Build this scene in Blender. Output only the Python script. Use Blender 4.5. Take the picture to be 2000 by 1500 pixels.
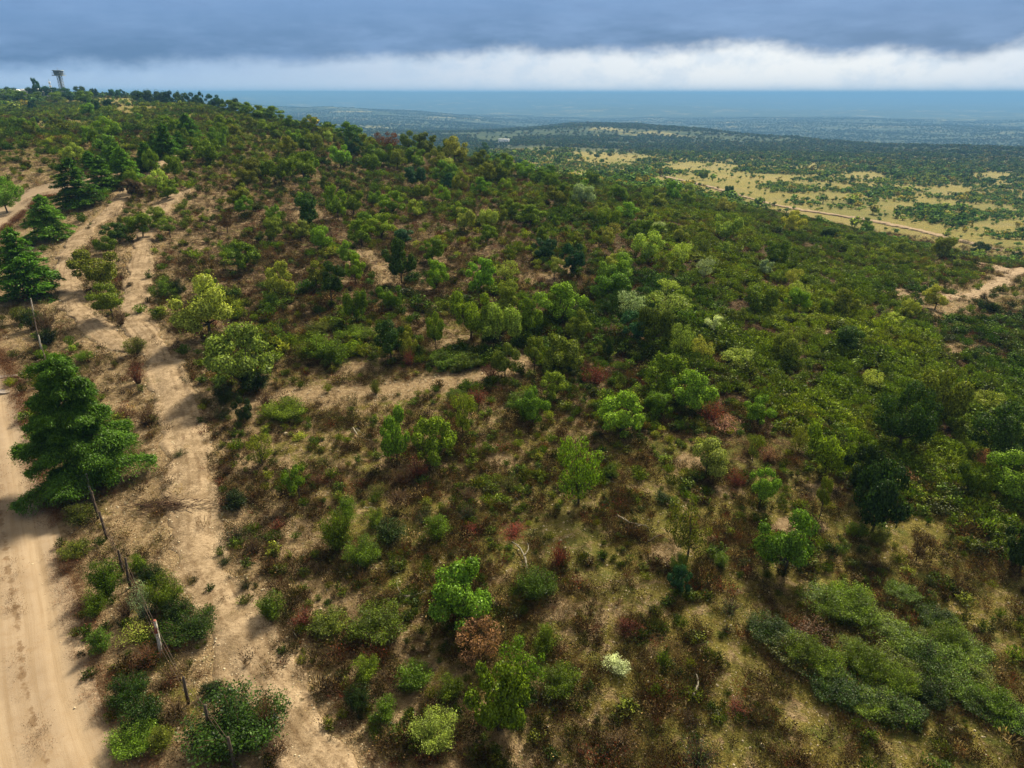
import bpy, math, random
import numpy as np
from math import radians, sin, cos, pi
R = random.Random(11)
rng = np.random.default_rng(7)
S = bpy.context.scene
for o in list(bpy.data.objects): bpy.data.objects.remove(o)

# ---------------------------------------------------------------- camera
CAMZ = 16.0
PITCH = math.atan(568/1333)
cd = bpy.data.cameras.new('camera'); cam = bpy.data.objects.new('camera', cd)
S.collection.objects.link(cam); S.camera = cam
cam.location = (0, 0, CAMZ); cam.rotation_euler = (pi/2 - PITCH, 0, 0)
cd.sensor_width = 36; cd.lens = 36*1333/2000; cd.clip_start = .5; cd.clip_end = 90000
S.view_settings.view_transform = 'Standard'; S.view_settings.look = 'None'
S.view_settings.exposure = 0.95; S.view_settings.gamma = 1
S.render.resolution_x = 1024; S.render.resolution_y = 768
S.cycles.volume_bounces = 1; S.cycles.max_bounces = 5; S.cycles.transparent_max_bounces = 8
S.cycles.diffuse_bounces = 2; S.cycles.glossy_bounces = 1; S.cycles.transmission_bounces = 2
SUN_EL, SUN_AZ = 43, 28      # azimuth clockwise from +Y (ahead of the camera)

def nt(tree, kind, **kw):
    n = tree.nodes.new(kind)
    for k, v in kw.items(): setattr(n, k, v)
    return n

def pix_dir(u, v):
    x = (np.asarray(u, float)-1000)/1333; y = (750-np.asarray(v, float))/1333
    cp, sp = cos(PITCH), sin(PITCH)
    d = np.stack([x, cp + sp*y, cp*y - sp + 0*x], -1)
    return d/np.linalg.norm(d, axis=-1, keepdims=True)
def proj(P):
    P = np.asarray(P, float); cp, sp = cos(PITCH), sin(PITCH)
    x = P[..., 0]; y = P[..., 1]; z = P[..., 2]-CAMZ
    f = y*cp - z*sp; up = y*sp + z*cp
    f = np.where(f > .1, f, .1)
    return 1000 + 1333*x/f, 750 - 1333*up/f, f

# ---------------------------------------------------------------- world: overcast deck over a bright band
W = bpy.data.worlds.new('World'); S.world = W; W.use_nodes = True
T = W.node_tree; T.nodes.clear(); L = T.links.new
def wmath(op, a, b=None, c=None, clamp=False):
    n = nt(T, 'ShaderNodeMath', operation=op, use_clamp=clamp)
    for i, q in enumerate((a, b, c)):
        if q is None: continue
        if isinstance(q, (int, float)): n.inputs[i].default_value = q
        else: L(q, n.inputs[i])
    return n.outputs[0]
def wmap(x, a, b, c=0., d=1., kind='SMOOTHSTEP'):
    n = nt(T, 'ShaderNodeMapRange', interpolation_type=kind)
    L(x, n.inputs[0])
    for i, q in enumerate((a, b, c, d)): n.inputs[i+1].default_value = q
    return n.outputs[0]
def wmix(f, a, b):
    n = nt(T, 'ShaderNodeMix', data_type='RGBA')
    L(f, n.inputs[0]) if not isinstance(f, float) else setattr(n.inputs[0], 'default_value', f)
    for i, q in ((6, a), (7, b)):
        if isinstance(q, tuple): n.inputs[i].default_value = (*q, 1)
        else: L(q, n.inputs[i])
    return n.outputs[2]
tc = nt(T, 'ShaderNodeTexCoord'); sep = nt(T, 'ShaderNodeSeparateXYZ'); L(tc.outputs['Generated'], sep.inputs[0])
X, Y, Z = sep.outputs
az = wmath('ARCTAN2', X, Y)
el = wmath('ARCSINE', Z)
mp = nt(T, 'ShaderNodeMapping'); L(tc.outputs['Generated'], mp.inputs[0]); mp.inputs['Scale'].default_value = (1, 1, 5)
def wnoise(scale, det=5, rough=.55):
    n = nt(T, 'ShaderNodeTexNoise'); L(mp.outputs[0], n.inputs['Vector'])
    n.inputs['Scale'].default_value = scale; n.inputs['Detail'].default_value = det; n.inputs['Roughness'].default_value = rough
    return n.outputs['Fac']
edge = [(0, 128), (150, 126), (400, 121), (700, 114), (880, 108), (990, 96), (1100, 102), (1200, 99), (1320, 98), (1450, 88),
        (1540, 93), (1640, 105), (1730, 95), (1800, 103), (1880, 108), (1940, 95), (2000, 82)]
fc = nt(T, 'ShaderNodeFloatCurve')
L(wmap(az, -.8, .8, 0., 1., 'LINEAR'), fc.inputs['Value'])
cv = fc.mapping.curves[0]
pts = []
for u, v in edge:
    d = pix_dir(u, v); pts.append(((math.atan2(d[0], d[1])+.8)/1.6, math.asin(d[2])/.12))
cv.points[0].location = (0, pts[0][1]); cv.points[1].location = (1, pts[-1][1])
for p in pts: cv.points.new(*p)
fc.mapping.update()
edge_el = wmath('MULTIPLY', fc.outputs[0], .12)
mp2 = nt(T, 'ShaderNodeMapping'); L(tc.outputs['Generated'], mp2.inputs[0]); mp2.inputs['Scale'].default_value = (1, 1, 1.6)
def wnoise2(scale, det=7, rough=.6):
    n = nt(T, 'ShaderNodeTexNoise'); L(mp2.outputs[0], n.inputs['Vector']); n.inputs['Scale'].default_value = scale; n.inputs['Detail'].default_value = det; n.inputs['Roughness'].default_value = rough
    return n.outputs['Fac']
wob = wmath('ADD', wmath('MULTIPLY', wmath('SUBTRACT', wnoise2(17), .5), .022), wmath('MULTIPLY', wmath('SUBTRACT', wnoise2(60, 5, .6), .5), .012))
dd = wmath('ADD', wmath('SUBTRACT', el, edge_el), wob)
deck = wmap(dd, -.012, .011)
n1 = wnoise(5, 6, .6); n2 = wnoise(14, 5, .6)
tex = wmath('ADD', wmath('MULTIPLY', n1, .7), wmath('MULTIPLY', n2, .3))
E = 2**-0.95
def c(r, g, b, k=1.):   # a display colour turned into scene radiance
    f = lambda q: (q/255/12.92 if q/255 < .04045 else ((q/255+.055)/1.055)**2.4)*E*k
    return (f(r), f(g), f(b))
dk = wmix(wmap(dd, .0, .085), c(84, 124, 170), c(120, 158, 206))
dk = wmix(wmap(tex, .38, .66), dk, c(124, 160, 206))
dk = wmix(wmap(n2, .45, .75, 0., .35), dk, c(90, 126, 174))
hi = wmix(wmap(az, -.55, .32), c(158, 190, 228), c(246, 250, 253))
hi = wmix(wmap(az, .40, .72, 0., .5), hi, c(190, 212, 240))
hi = wmix(wmap(wnoise2(24), .42, .66, 0., .38), hi, c(178, 206, 236))
hi = wmix(wmap(el, .0, .03, .3, 0.), hi, c(235, 244, 255))
low = wmix(deck, hi, dk)
zen = wmix(wmap(tex, .35, .7), (.27, .25, .195), (.44, .41, .32))     # the deck overhead lets more light through
colr = wmix(wmap(el, .17, .75), low, zen)
nish = nt(T, 'ShaderNodeTexSky', sky_type='NISHITA', sun_disc=False)
nish.sun_elevation = radians(SUN_EL); nish.sun_rotation = radians(SUN_AZ)
b1 = nt(T, 'ShaderNodeBackground'); L(nish.outputs[0], b1.inputs[0]); b1.inputs[1].default_value = .08
b2 = nt(T, 'ShaderNodeBackground'); L(colr, b2.inputs[0]); b2.inputs[1].default_value = 1.0
mx = nt(T, 'ShaderNodeMixShader'); mx.inputs[0].default_value = .95
L(b1.outputs[0], mx.inputs[1]); L(b2.outputs[0], mx.inputs[2])
wo = nt(T, 'ShaderNodeOutputWorld'); L(mx.outputs[0], wo.inputs[0])

sd = bpy.data.lights.new('sun', 'SUN'); sd.energy = 4.8; sd.angle = radians(10); sd.color = (1, .90, .68)
so = bpy.data.objects.new('sun', sd); S.collection.objects.link(so)
so.rotation_euler = (radians(90-SUN_EL), 0, -radians(SUN_AZ) + pi)
# sun lamp shines along its -Z; light must come FROM azimuth SUN_AZ
from mathutils import Vector
_sd = Vector((sin(radians(SUN_AZ))*cos(radians(SUN_EL)), cos(radians(SUN_AZ))*cos(radians(SUN_EL)), sin(radians(SUN_EL))))
so.rotation_euler = _sd.to_track_quat('Z', 'Y').to_euler()

# ---------------------------------------------------------------- helpers
def tag(o, label=None, cat=None, group=None, kind=None):
    for k, v in (('label', label), ('category', cat), ('group', group), ('kind', kind)):
        if v is not None: o[k] = v
    return o
class MB:
    def __init__(s): s.v = []; s.q = []; s.n = 0; s.sh = []
    def add(s, V, Q, shade=None):
        V = np.asarray(V, float).reshape(-1, 3); Q = np.asarray(Q, int).reshape(-1, 4)
        s.v.append(V); s.q.append(Q + s.n); s.n += len(V)
        s.sh.append(np.full(len(V), .5) if shade is None else np.asarray(shade, float))
    def box(s, c_, d, rz=0.):
        x, y, z = [q/2 for q in d]
        V = np.array([(a*x, b*y, e*z) for e in (-1, 1) for a, b in ((-1, -1), (1, -1), (1, 1), (-1, 1))])
        if rz:
            V = np.stack([V[:, 0]*cos(rz)-V[:, 1]*sin(rz), V[:, 0]*sin(rz)+V[:, 1]*cos(rz), V[:, 2]], 1)
        s.add(V+np.array(c_), [(0, 3, 2, 1), (4, 5, 6, 7), (0, 1, 5, 4), (1, 2, 6, 5), (2, 3, 7, 6), (3, 0, 4, 7)])
    def tube(s, P, rad, k=6, shade=.5):
        P = np.asarray(P, float); n = len(P)
        if np.isscalar(rad): rad = [rad]*n
        D = np.gradient(P, axis=0); D /= np.linalg.norm(D, axis=1, keepdims=True)+1e-9
        ref = np.array([0, 0, 1.]) if abs(D[0, 2]) < .8 else np.array([1., 0, 0])
        A = np.cross(D, ref); A /= np.linalg.norm(A, axis=1, keepdims=True)+1e-9; B = np.cross(D, A)
        an = np.arange(k)*2*pi/k
        V = P[:, None] + (A[:, None]*np.cos(an)[None, :, None] + B[:, None]*np.sin(an)[None, :, None])*np.asarray(rad)[:, None, None]
        i = np.arange(n-1)[:, None]*k; j = np.arange(k)[None]; j2 = (j+1) % k
        Q = np.stack([i+j, i+j2, i+k+j2, i+k+j], -1).reshape(-1, 4)
        s.add(V.reshape(-1, 3), Q, np.full(n*k, shade))
        if k == 4: s.q.append(np.array([[3, 2, 1, 0], [0, 1, 2, 3]])*1 + np.array([[s.n-n*k], [s.n-k]]))
        elif k == 6:
            for b0, f in ((s.n-n*k, 1), (s.n-k, -1)):
                a = [b0, b0+1, b0+2, b0+3]; b = [b0, b0+3, b0+4, b0+5]
                s.q.append(np.array([a[::-f], b[::-f]]))
    def leaves(s, C, N, size, aspect=1.5, shade=None, up=None):
        """one small quad at every centre C, facing N, random spin (or long axis along up)"""
        C = np.asarray(C, float); N = np.asarray(N, float); n = len(C)
        N = N/(np.linalg.norm(N, axis=1, keepdims=True)+1e-9)
        rv = rng.normal(size=(n, 3)) if up is None else np.asarray(up, float)
        A = rv - (rv*N).sum(1, keepdims=True)*N; A /= np.linalg.norm(A, axis=1, keepdims=True)+1e-9
        B = np.cross(N, A)
        sz = (np.asarray(size)*np.ones(n))[:, None]
        a = A*sz*aspect/2; b = B*sz/2
        k = N*sz*.18
        V = np.stack([C-a-k*.5, C+b*1.0+k*.5, C+a-k*.5, C-b*1.0+k*.5], 1).reshape(-1, 3)
        Q = np.arange(4*n).reshape(-1, 4)
        sh = rng.random(n) if shade is None else shade
        s.add(V, Q, np.repeat(sh, 4))
    def mesh(s, name, mat, smooth=False):
        V = np.concatenate(s.v); Q = np.concatenate(s.q); me = bpy.data.meshes.new(name)
        me.vertices.add(len(V)); me.vertices.foreach_set('co', V.astype(np.float32).ravel())
        me.loops.add(Q.size); me.loops.foreach_set('vertex_index', Q.astype(np.int32).ravel())
        me.polygons.add(len(Q)); me.polygons.foreach_set('loop_start', np.arange(0, Q.size, 4, dtype=np.int32))
        if smooth: me.polygons.foreach_set('use_smooth', np.ones(len(Q), bool))
        at = me.attributes.new('shade', 'FLOAT', 'POINT'); at.data.foreach_set('value', np.concatenate(s.sh).astype(np.float32))
        me.update(calc_edges=True)
        if mat: me.materials.append(mat)
        return me
    def obj(s, name, mat, parent=None, smooth=False):
        o = bpy.data.objects.new(name, s.mesh(name, mat, smooth)); S.collection.objects.link(o)
        if parent: o.parent = parent
        return o
def empty(name, loc=(0, 0, 0)):
    o = bpy.data.objects.new(name, None); o.location = loc; o.empty_display_size = .3
    S.collection.objects.link(o); return o

class Mat:
    def __init__(s, name):
        s.m = bpy.data.materials.new(name); s.m.use_nodes = True; s.t = s.m.node_tree; s.t.nodes.clear()
        s.out = nt(s.t, 'ShaderNodeOutputMaterial')
    def link(s, a, b): s.t.links.new(a, b)
    def put(s, sock, q):
        if isinstance(q, bpy.types.NodeSocket): s.link(q, sock)
        elif isinstance(q, tuple) and len(q) == 3 and len(sock.default_value) == 4: sock.default_value = (*q, 1)
        else: sock.default_value = q
    def math(s, op, a, b=0., clamp=False):
        n = nt(s.t, 'ShaderNodeMath', operation=op, use_clamp=clamp); s.put(n.inputs[0], a); s.put(n.inputs[1], b); return n.outputs[0]
    def mapr(s, x, a, b, c_=0., d=1.):
        n = nt(s.t, 'ShaderNodeMapRange', interpolation_type='SMOOTHSTEP'); s.put(n.inputs[0], x)
        for i, q in enumerate((a, b, c_, d)): s.put(n.inputs[i+1], q)
        return n.outputs[0]
    def mix(s, f, a, b, blend='MIX'):
        n = nt(s.t, 'ShaderNodeMix', data_type='RGBA', blend_type=blend); s.put(n.inputs[0], f); s.put(n.inputs[6], a); s.put(n.inputs[7], b); return n.outputs[2]
    def noise(s, scale, det=4, rough=.6, vec=None, dist=0.):
        n = nt(s.t, 'ShaderNodeTexNoise'); n.inputs['Scale'].default_value = scale; n.inputs['Detail'].default_value = det
        n.inputs['Roughness'].default_value = rough; n.inputs['Distortion'].default_value = dist
        s.link(vec if vec is not None else s.pos(), n.inputs['Vector']); return n.outputs['Fac']
    def pos(s):
        if not hasattr(s, '_p'): s._p = nt(s.t, 'ShaderNodeNewGeometry').outputs['Position']
        return s._p
    def attr(s, name, out='Fac', typ='GEOMETRY'):
        n = nt(s.t, 'ShaderNodeAttribute', attribute_name=name, attribute_type=typ); return n.outputs[out]
    def bsdf(s, col, rough=.85, spec=.25, bump=None, bstr=.5, bdist=.05, metal=0.):
        p = nt(s.t, 'ShaderNodeBsdfPrincipled'); s.put(p.inputs['Base Color'], col); s.put(p.inputs['Roughness'], rough)
        s.put(p.inputs['Specular IOR Level'], spec); p.inputs['Metallic'].default_value = metal
        if bump is not None:
            b = nt(s.t, 'ShaderNodeBump'); b.inputs['Strength'].default_value = bstr; b.inputs['Distance'].default_value = bdist
            s.link(bump, b.inputs['Height']); s.link(b.outputs[0], p.inputs['Normal'])
        s.link(p.outputs[0], s.out.inputs[0]); return s.m

def leaf_mat(name, source, trans=.25, lo=.30, hi=2.3, fixed=None, gloss=.012):
    """foliage: the plant's own colour, varied from leaf to leaf"""
    m = Mat(name); oi = nt(m.t, 'ShaderNodeObjectInfo')
    base = oi.outputs['Color'] if source == 'object' else (m.attr('tint', 'Color', 'INSTANCER') if source == 'inst' else None)
    if base is None: base = nt(m.t, 'ShaderNodeRGB').outputs[0]; base.default_value = (*fixed, 1)
    sh = m.attr('shade')
    k = m.mapr(sh, 0., 1., lo, hi)
    k2 = m.mapr(oi.outputs['Random'], 0., 1., .80, 1.3)
    k = m.math('MULTIPLY', k, k2)
    vm = nt(m.t, 'ShaderNodeVectorMath', operation='SCALE'); m.link(base, vm.inputs[0]); m.link(k, vm.inputs['Scale'])
    col = m.mix(m.mapr(sh, .80, 1., 0., .35), vm.outputs[0], m.mix(1., vm.outputs[0], (1.9, 1.5, .9), 'MULTIPLY'))
    d = nt(m.t, 'ShaderNodeBsdfDiffuse'); m.link(col, d.inputs[0])
    t = nt(m.t, 'ShaderNodeBsdfTranslucent'); m.link(m.mix(1., col, (1.2, 1.25, .6), 'MULTIPLY'), t.inputs[0])
    mx_ = nt(m.t, 'ShaderNodeMixShader'); mx_.inputs[0].default_value = trans
    m.link(d.outputs[0], mx_.inputs[1]); m.link(t.outputs[0], mx_.inputs[2])
    last = mx_
    if gloss:
        g = nt(m.t, 'ShaderNodeBsdfGlossy'); g.inputs['Roughness'].default_value = .45; g.inputs[0].default_value = (.8, .85, .8, 1)
        m2 = nt(m.t, 'ShaderNodeMixShader'); m2.inputs[0].default_value = gloss
        m.link(mx_.outputs[0], m2.inputs[1]); m.link(g.outputs[0], m2.inputs[2]); last = m2
    m.link(last.outputs[0], m.out.inputs[0]); return m.m

# ---------------------------------------------------------------- terrain
# surveyed points: photo pixel plus either ground height (z) or distance (r)
ctl_z = [(0, 1500, 0), (500, 1500, 0), (1000, 1500, 0), (1500, 1500, -.6), (2000, 1500, -1.4),
         (0, 1200, .1), (500, 1200, .1), (1000, 1200, 0), (1500, 1200, -.7), (2000, 1200, -1.6),
         (0, 950, .3), (500, 950, .3), (1000, 950, .2), (1500, 950, -.8), (2000, 950, -2.2),
         (0, 750, .8), (400, 750, .8), (800, 750, .6), (1200, 750, 0), (1600, 750, -1.6), (2000, 750, -3.6),
         (0, 600, 1.6), (400, 600, 1.6), (800, 600, 1.4), (1200, 600, .6), (1600, 600, -1.9), (2000, 620, -5.2),
         (0, 480, 2.8), (400, 480, 3), (800, 480, 2.4), (1200, 480, 1.0), (1600, 500, -3.4), (2000, 540, -8),
         (0, 390, 4.6), (300, 390, 5), (600, 390, 4.2), (900, 390, 3), (1200, 410, .6)]
ctl_r = [(0, 320, 112), (300, 315, 108), (450, 300, 118), (600, 320, 118), (800, 330, 128), (1000, 350, 130), (1200, 375, 138),
         (0, 260, 170), (150, 250, 190), (300, 250, 170), (420, 235, 185), (550, 260, 160), (700, 280, 160), (850, 303, 150), (1000, 332, 147),
         (1130, 356, 150), (1280, 376, 150), (1450, 414, 145), (1600, 440, 145), (1750, 480, 140), (1900, 515, 128), (2050, 540, 120),
         (0, 218, 290), (150, 207, 330), (280, 208, 300), (400, 212, 240), (480, 226, 205), (580, 244, 182),
         (-150, 196, 450), (0, 192, 470), (100, 191, 480), (200, 192, 430), (300, 195, 380), (400, 206, 270),
         (0, 193, 620), (100, 193, 650), (200, 196, 640), (300, 202, 600),
         (450, 262, 330), (600, 290, 300), (750, 320, 280), (900, 345, 250), (1050, 352, 230),
         (300, 212, 1300), (100, 200, 1500), (300, 200, 2600), (100, 200, 2600), (-100, 200, 2600), (300, 193, 5000), (100, 193, 5000), (-100, 193, 5000), (420, 196, 4000),
         (700, 300, 560), (500, 270, 700), (900, 310, 520), (1000, 310, 430),
         (1180, 350, 260), (1350, 372, 235), (1500, 408, 225), (1700, 450, 205), (1900, 500, 175), (2050, 525, 160),
         (1100, 305, 520), (1250, 322, 420), (1350, 340, 340), (1550, 372, 290), (1750, 400, 270), (1950, 430, 270), (1800, 440, 225), (2050, 470, 225),
         (1600, 345, 400), (1800, 365, 380), (2000, 385, 380), (1450, 330, 480),
         (950, 284, 850), (1050, 284, 780), (1200, 295, 720), (1400, 312, 600), (1600, 322, 560), (1800, 335, 540), (2050, 350, 540),
         (1000, 262, 1250), (860, 262, 1300), (700, 265, 1200), (1130, 240, 1650), (1250, 243, 1650), (1400, 258, 1450), (1550, 272, 1250), (1200, 266, 1100),
         (1720, 288, 1050), (1850, 288, 1020), (2050, 293, 1000), (1600, 296, 900),
         (1130, 262, 2300), (1300, 268, 2200), (1600, 292, 1700), (1850, 308, 1500), (900, 258, 1900),
         (650, 212, 3400), (800, 216, 3300), (900, 222, 3200), (700, 238, 2300), (850, 242, 2300), (1000, 238, 2900), (560, 225, 3000),
         (650, 226, 4400), (800, 230, 4400), (1100, 226, 4200), (1300, 232, 3600), (1500, 240, 3200), (1700, 250, 2900), (1900, 258, 2700), (2050, 262, 2600),
         (1550, 222, 5200), (1800, 226, 5000), (2050, 228, 5000), (1250, 212, 5600),
         (600, 198, 7000), (900, 200, 7000), (1200, 202, 7000), (1500, 208, 7400), (1800, 208, 8000), (2050, 210, 8000),
         (450, 181, 10500), (700, 180.5, 10500), (1000, 181, 10500), (1200, 182.5, 10500), (1350, 186, 10500), (1500, 191, 10500), (1700, 198, 10500), (2000, 200, 10500),
         (300, 180, 10500), (0, 181, 10500)]
cx, cy, cs = [], [], []
for u, v, z in ctl_z:
    d = pix_dir(u, v); t = (z-CAMZ)/d[2]; cx.append(d[0]*t); cy.append(d[1]*t); cs.append(z)
for u, v, r in ctl_r:
    d = pix_dir(u, v); t = r/math.hypot(d[0], d[1]); cx.append(d[0]*t); cy.append(d[1]*t); cs.append(CAMZ + d[2]*t)
for a, r, z in [(0, 3, 0), (90, 5, -.5), (180, 5, 0), (-90, 5, 0), (-70, 20, .3), (-90, 60, 1), (-110, 25, 0), (180, 40, 0), (120, 30, -1.5), (75, 30, -2.5), (65, 100, -8),
                (90, 120, -12), (-65, 100, 3), (-60, 300, 10), (-90, 300, 6), (180, 200, -5), (120, 250, -14), (70, 400, -30), (-120, 300, 2), (180, 1500, -30), (90, 1500, -60),
                (-90, 1500, -20), (-60, 1500, -20), (60, 1500, -60), (180, 10500, 0), (90, 10500, 0), (-90, 10500, 0), (60, 10500, -80), (-60, 10500, 10), (0, 22000, 10),
                (40, 22000, -40), (-40, 22000, 12), (180, 22000, 0), (90, 22000, 0), (-90, 22000, 0), (0, 15000, 8), (-35, 15000, 12), (35, 15000, -60)]:
    cx.append(r*sin(radians(a))); cy.append(r*cos(radians(a))); cs.append(z)
cx, cy, cs = map(np.array, (cx, cy, cs))
def feat(x, y):
    r = np.hypot(x, y); r = np.maximum(r, 2.); a = np.arctan2(x, y)
    return np.stack([2.6*np.sin(a), 2.6*np.cos(a), np.log(r)], -1), r
F0, r0 = feat(cx, cy)
def ker(A, B): return np.sqrt(((A[:, None]-B[None])**2).sum(-1) + .0025)
K = ker(F0, F0); K = np.block([[K, np.ones((len(K), 1))], [np.ones((1, len(K))), np.zeros((1, 1))]])
wts = np.linalg.solve(K - np.diag([.004]*len(F0)+[0]), np.append(cs/r0, 0))
_perm = rng.random((512, 512))
def vnoise(x, y):
    xi = np.floor(x).astype(int); yi = np.floor(y).astype(int); fx = x-xi; fy = y-yi
    fx = fx*fx*(3-2*fx); fy = fy*fy*(3-2*fy)
    g = lambda a, b: _perm[a & 511, b & 511]
    return (g(xi, yi)*(1-fx)+g(xi+1, yi)*fx)*(1-fy) + (g(xi, yi+1)*(1-fx)+g(xi+1, yi+1)*fx)*fy
def fbm(x, y, o=4):
    s_ = 0; a = .5; t = 0
    for i in range(o):
        s_ = s_ + a*vnoise(x+17.3*i, y-9.1*i); t += a; a *= .5; x = x*2.03; y = y*2.03
    return s_/t
def ground(x, y):
    x = np.asarray(x, float); y = np.asarray(y, float); sh = x.shape; x = x.ravel(); y = y.ravel()
    out = np.empty(len(x))
    for i in range(0, len(x), 40000):
        F, r = feat(x[i:i+40000], y[i:i+40000])
        out[i:i+40000] = (ker(F, F0)@wts[:-1] + wts[-1])*r
    r = np.hypot(x, y)
    near = np.clip((r-6)/10, 0, 1)
    out += near*(.5*(fbm(x/9, y/9, 3)-.5) + .12*(vnoise(x/1.7, y/1.7)-.5))
    m1 = np.clip((r-180)/500, 0, 1)*np.clip((9500-r)/1500, 0, 1)*np.maximum(np.clip((np.arctan2(x, y)+.2)/.2, .12, 1), np.clip((r-900)/900, 0, 1))
    out += m1*((fbm(x/260, y/260, 5)-.5)*14 + (fbm(x/70+5, y/70, 3)-.5)*3)
    out += np.clip((r-9500)/800, 0, 1)*(fbm(x/700, y/700, 4)-.5)*26
    m2 = np.clip((r-2000)/1500, 0, 1)*np.clip((9500-r)/1500, 0, 1)
    out += m2*(fbm(x/900+3, y/900, 5)-.5)*45
    return out.reshape(sh)
RS = np.geomspace(6, 12000, 520)
def hit(u, v):
    """where the sight lines through photo points meet the ground"""
    u = np.atleast_1d(np.asarray(u, float)); v = np.atleast_1d(np.asarray(v, float)); d = pix_dir(u, v)
    h = np.hypot(d[:, 0], d[:, 1]); t = RS[None]/h[:, None]
    xs = d[:, :1]*t; ys = d[:, 1:2]*t; zs = CAMZ + d[:, 2:]*t; g = ground(xs, ys); f = zs-g
    below = f < 0; i = np.where(below.any(1), below.argmax(1), len(RS)-1); i = np.maximum(i, 1); k = np.arange(len(u))
    f0 = f[k, i-1]; f1 = f[k, i]; w = np.clip(f0/(f0-f1+1e-9), 0, 1)
    x = xs[k, i-1]*(1-w)+xs[k, i]*w; y = ys[k, i-1]*(1-w)+ys[k, i]*w
    return np.stack([x, y, ground(x, y)], -1)

def spline(P, n):
    P = np.asarray(P, float); P = np.vstack([2*P[0]-P[1], P, 2*P[-1]-P[-2]]); out = []
    for i in range(1, len(P)-2):
        t = np.linspace(0, 1, n, endpoint=False)[:, None]; a, b, c_, d = P[i-1:i+3]
        out.append(.5*(2*b + (c_-a)*t + (2*a-5*b+4*c_-d)*t**2 + (3*b-a-3*c_+d)*t**3))
    return np.vstack(out+[P[-2:-1]])
def resample(P, step):
    d = np.r_[0, np.cumsum(np.linalg.norm(np.diff(P[:, :2], axis=0), axis=1))]
    n = max(3, int(d[-1]/step)); q = np.linspace(0, d[-1], n)
    return np.stack([np.interp(q, d, P[:, i]) for i in range(2)], 1), q
def seg_dist(x, y, P, step=6):
    P = P[::step] if len(P) > 60 else P
    best = np.full(np.shape(x), 1e9)
    for a, b in zip(P[:-1], P[1:]):
        ab = b[:2]-a[:2]; L2 = (ab**2).sum()+1e-9
        t = np.clip(((x-a[0])*ab[0]+(y-a[1])*ab[1])/L2, 0, 1)
        best = np.minimum(best, np.hypot(x-a[0]-t*ab[0], y-a[1]-t*ab[1]))
    return best

# road and tracks: centre lines read off the photo, stood on the ground
road_px = [(150, 1640), (95, 1500), (52, 1350), (32, 1200), (12, 1080), (-8, 950), (-22, 860), (-45, 760), (-85, 680), (-115, 610), (-105, 545), (-60, 480), (5, 430), (60, 392), (130, 372), (200, 358), (250, 345)]
rp = hit(*zip(*road_px)); road_c, road_s = resample(spline(rp[:, :2], 30), .25)
tracks = {   # name: (pixels, half width m, roughness)
 'A': ([(730, 1600), (610, 1450), (500, 1300), (430, 1180), (385, 1080), (375, 980), (375, 890), (345, 800), (325, 730), (300, 670), (262, 610), (275, 520), (290, 450), (320, 400), (372, 372)], .95),
 'B': ([(262, 690), (190, 640), (140, 590), (135, 520), (160, 460), (215, 420), (240, 385), (275, 350), (320, 318), (372, 292), (400, 280)], .9),
 'C': ([(2080, 518), (1990, 532), (1935, 520), (1850, 505), (1800, 498)], 1.7),
 'D': ([(1985, 530), (1945, 560), (1900, 578), (1840, 583), (1800, 595)], 1.0),
 'V': ([(1290, 345), (1370, 362), (1450, 385), (1560, 410), (1700, 432), (1850, 465), (2020, 500)], 1.6),
 'E': ([(470, 800), (560, 778), (680, 768), (780, 758), (880, 742), (960, 728), (1020, 700)], .75),
}
trk = {}
for k, (px, hw) in tracks.items():
    h_ = hit(*zip(*px)); c_, s_ = resample(spline(h_[:, :2], 24), .3); trk[k] = (c_, s_, hw)

def sample_tab(rows, u, v):
    A = np.array([[int(ch) for ch in r] for r in rows], float)/9
    fu = np.clip((u-50)/100, 0, 18.999); fv = np.clip((v-200)/100, 0, 12.999)
    i = fv.astype(int); j = fu.astype(int); a = fv-i; b = fu-j
    return (A[i, j]*(1-b)+A[i, j+1]*b)*(1-a)+(A[i+1, j]*(1-b)+A[i+1, j+1]*b)*a
GT = ['65433555550000000000', '45555444444445565332', '12333334455667753333', '11222332234567888753', '11214433444678999853', '21113434455567999978',
      '41111332223345589999', '51012222233333334688', '12012233333333334556', '23102233333333333333', '35121333443333333343', '36411224444333344443', '35620234433333335543', '25710234432222223332']
BT = ['22222222220000000000', '22222233333333333333', '24555555555444433333', '24555666655444444455', '34465777655543333344', '34466777666554333333',
      '44566777788776444333', '54467788888887764444', '44468888888888876666', '45458888888888887777', '44335888888888888777', '44522688888888777777', '44633488888888877777', '33532248888888888877']
ST = ['33322211110000000000', '33332222222222344444', '65444332232211355433', '65543333432210111245', '66644344433321000153', '45645344443321000020',
      '34676444444432100000', '34776444443333333210', '33677543333333333321', '33567643333333333333', '33356764333443333333', '33345676433333333333', '33334567644433333333', '33333456765433333333']
YT = ['34566555550000000000', '33333333333344555555', '33322222222222566655', '33222222222211111234', '33432223222211111123', '34432345443322111111',
      '33333455544332211111', '33333344444444443211', '34333445555666665555', '44433445556666666777', '44433343334566666777', '44443334445667777666', '44444434445666676655', '44444444455666677766']
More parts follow.
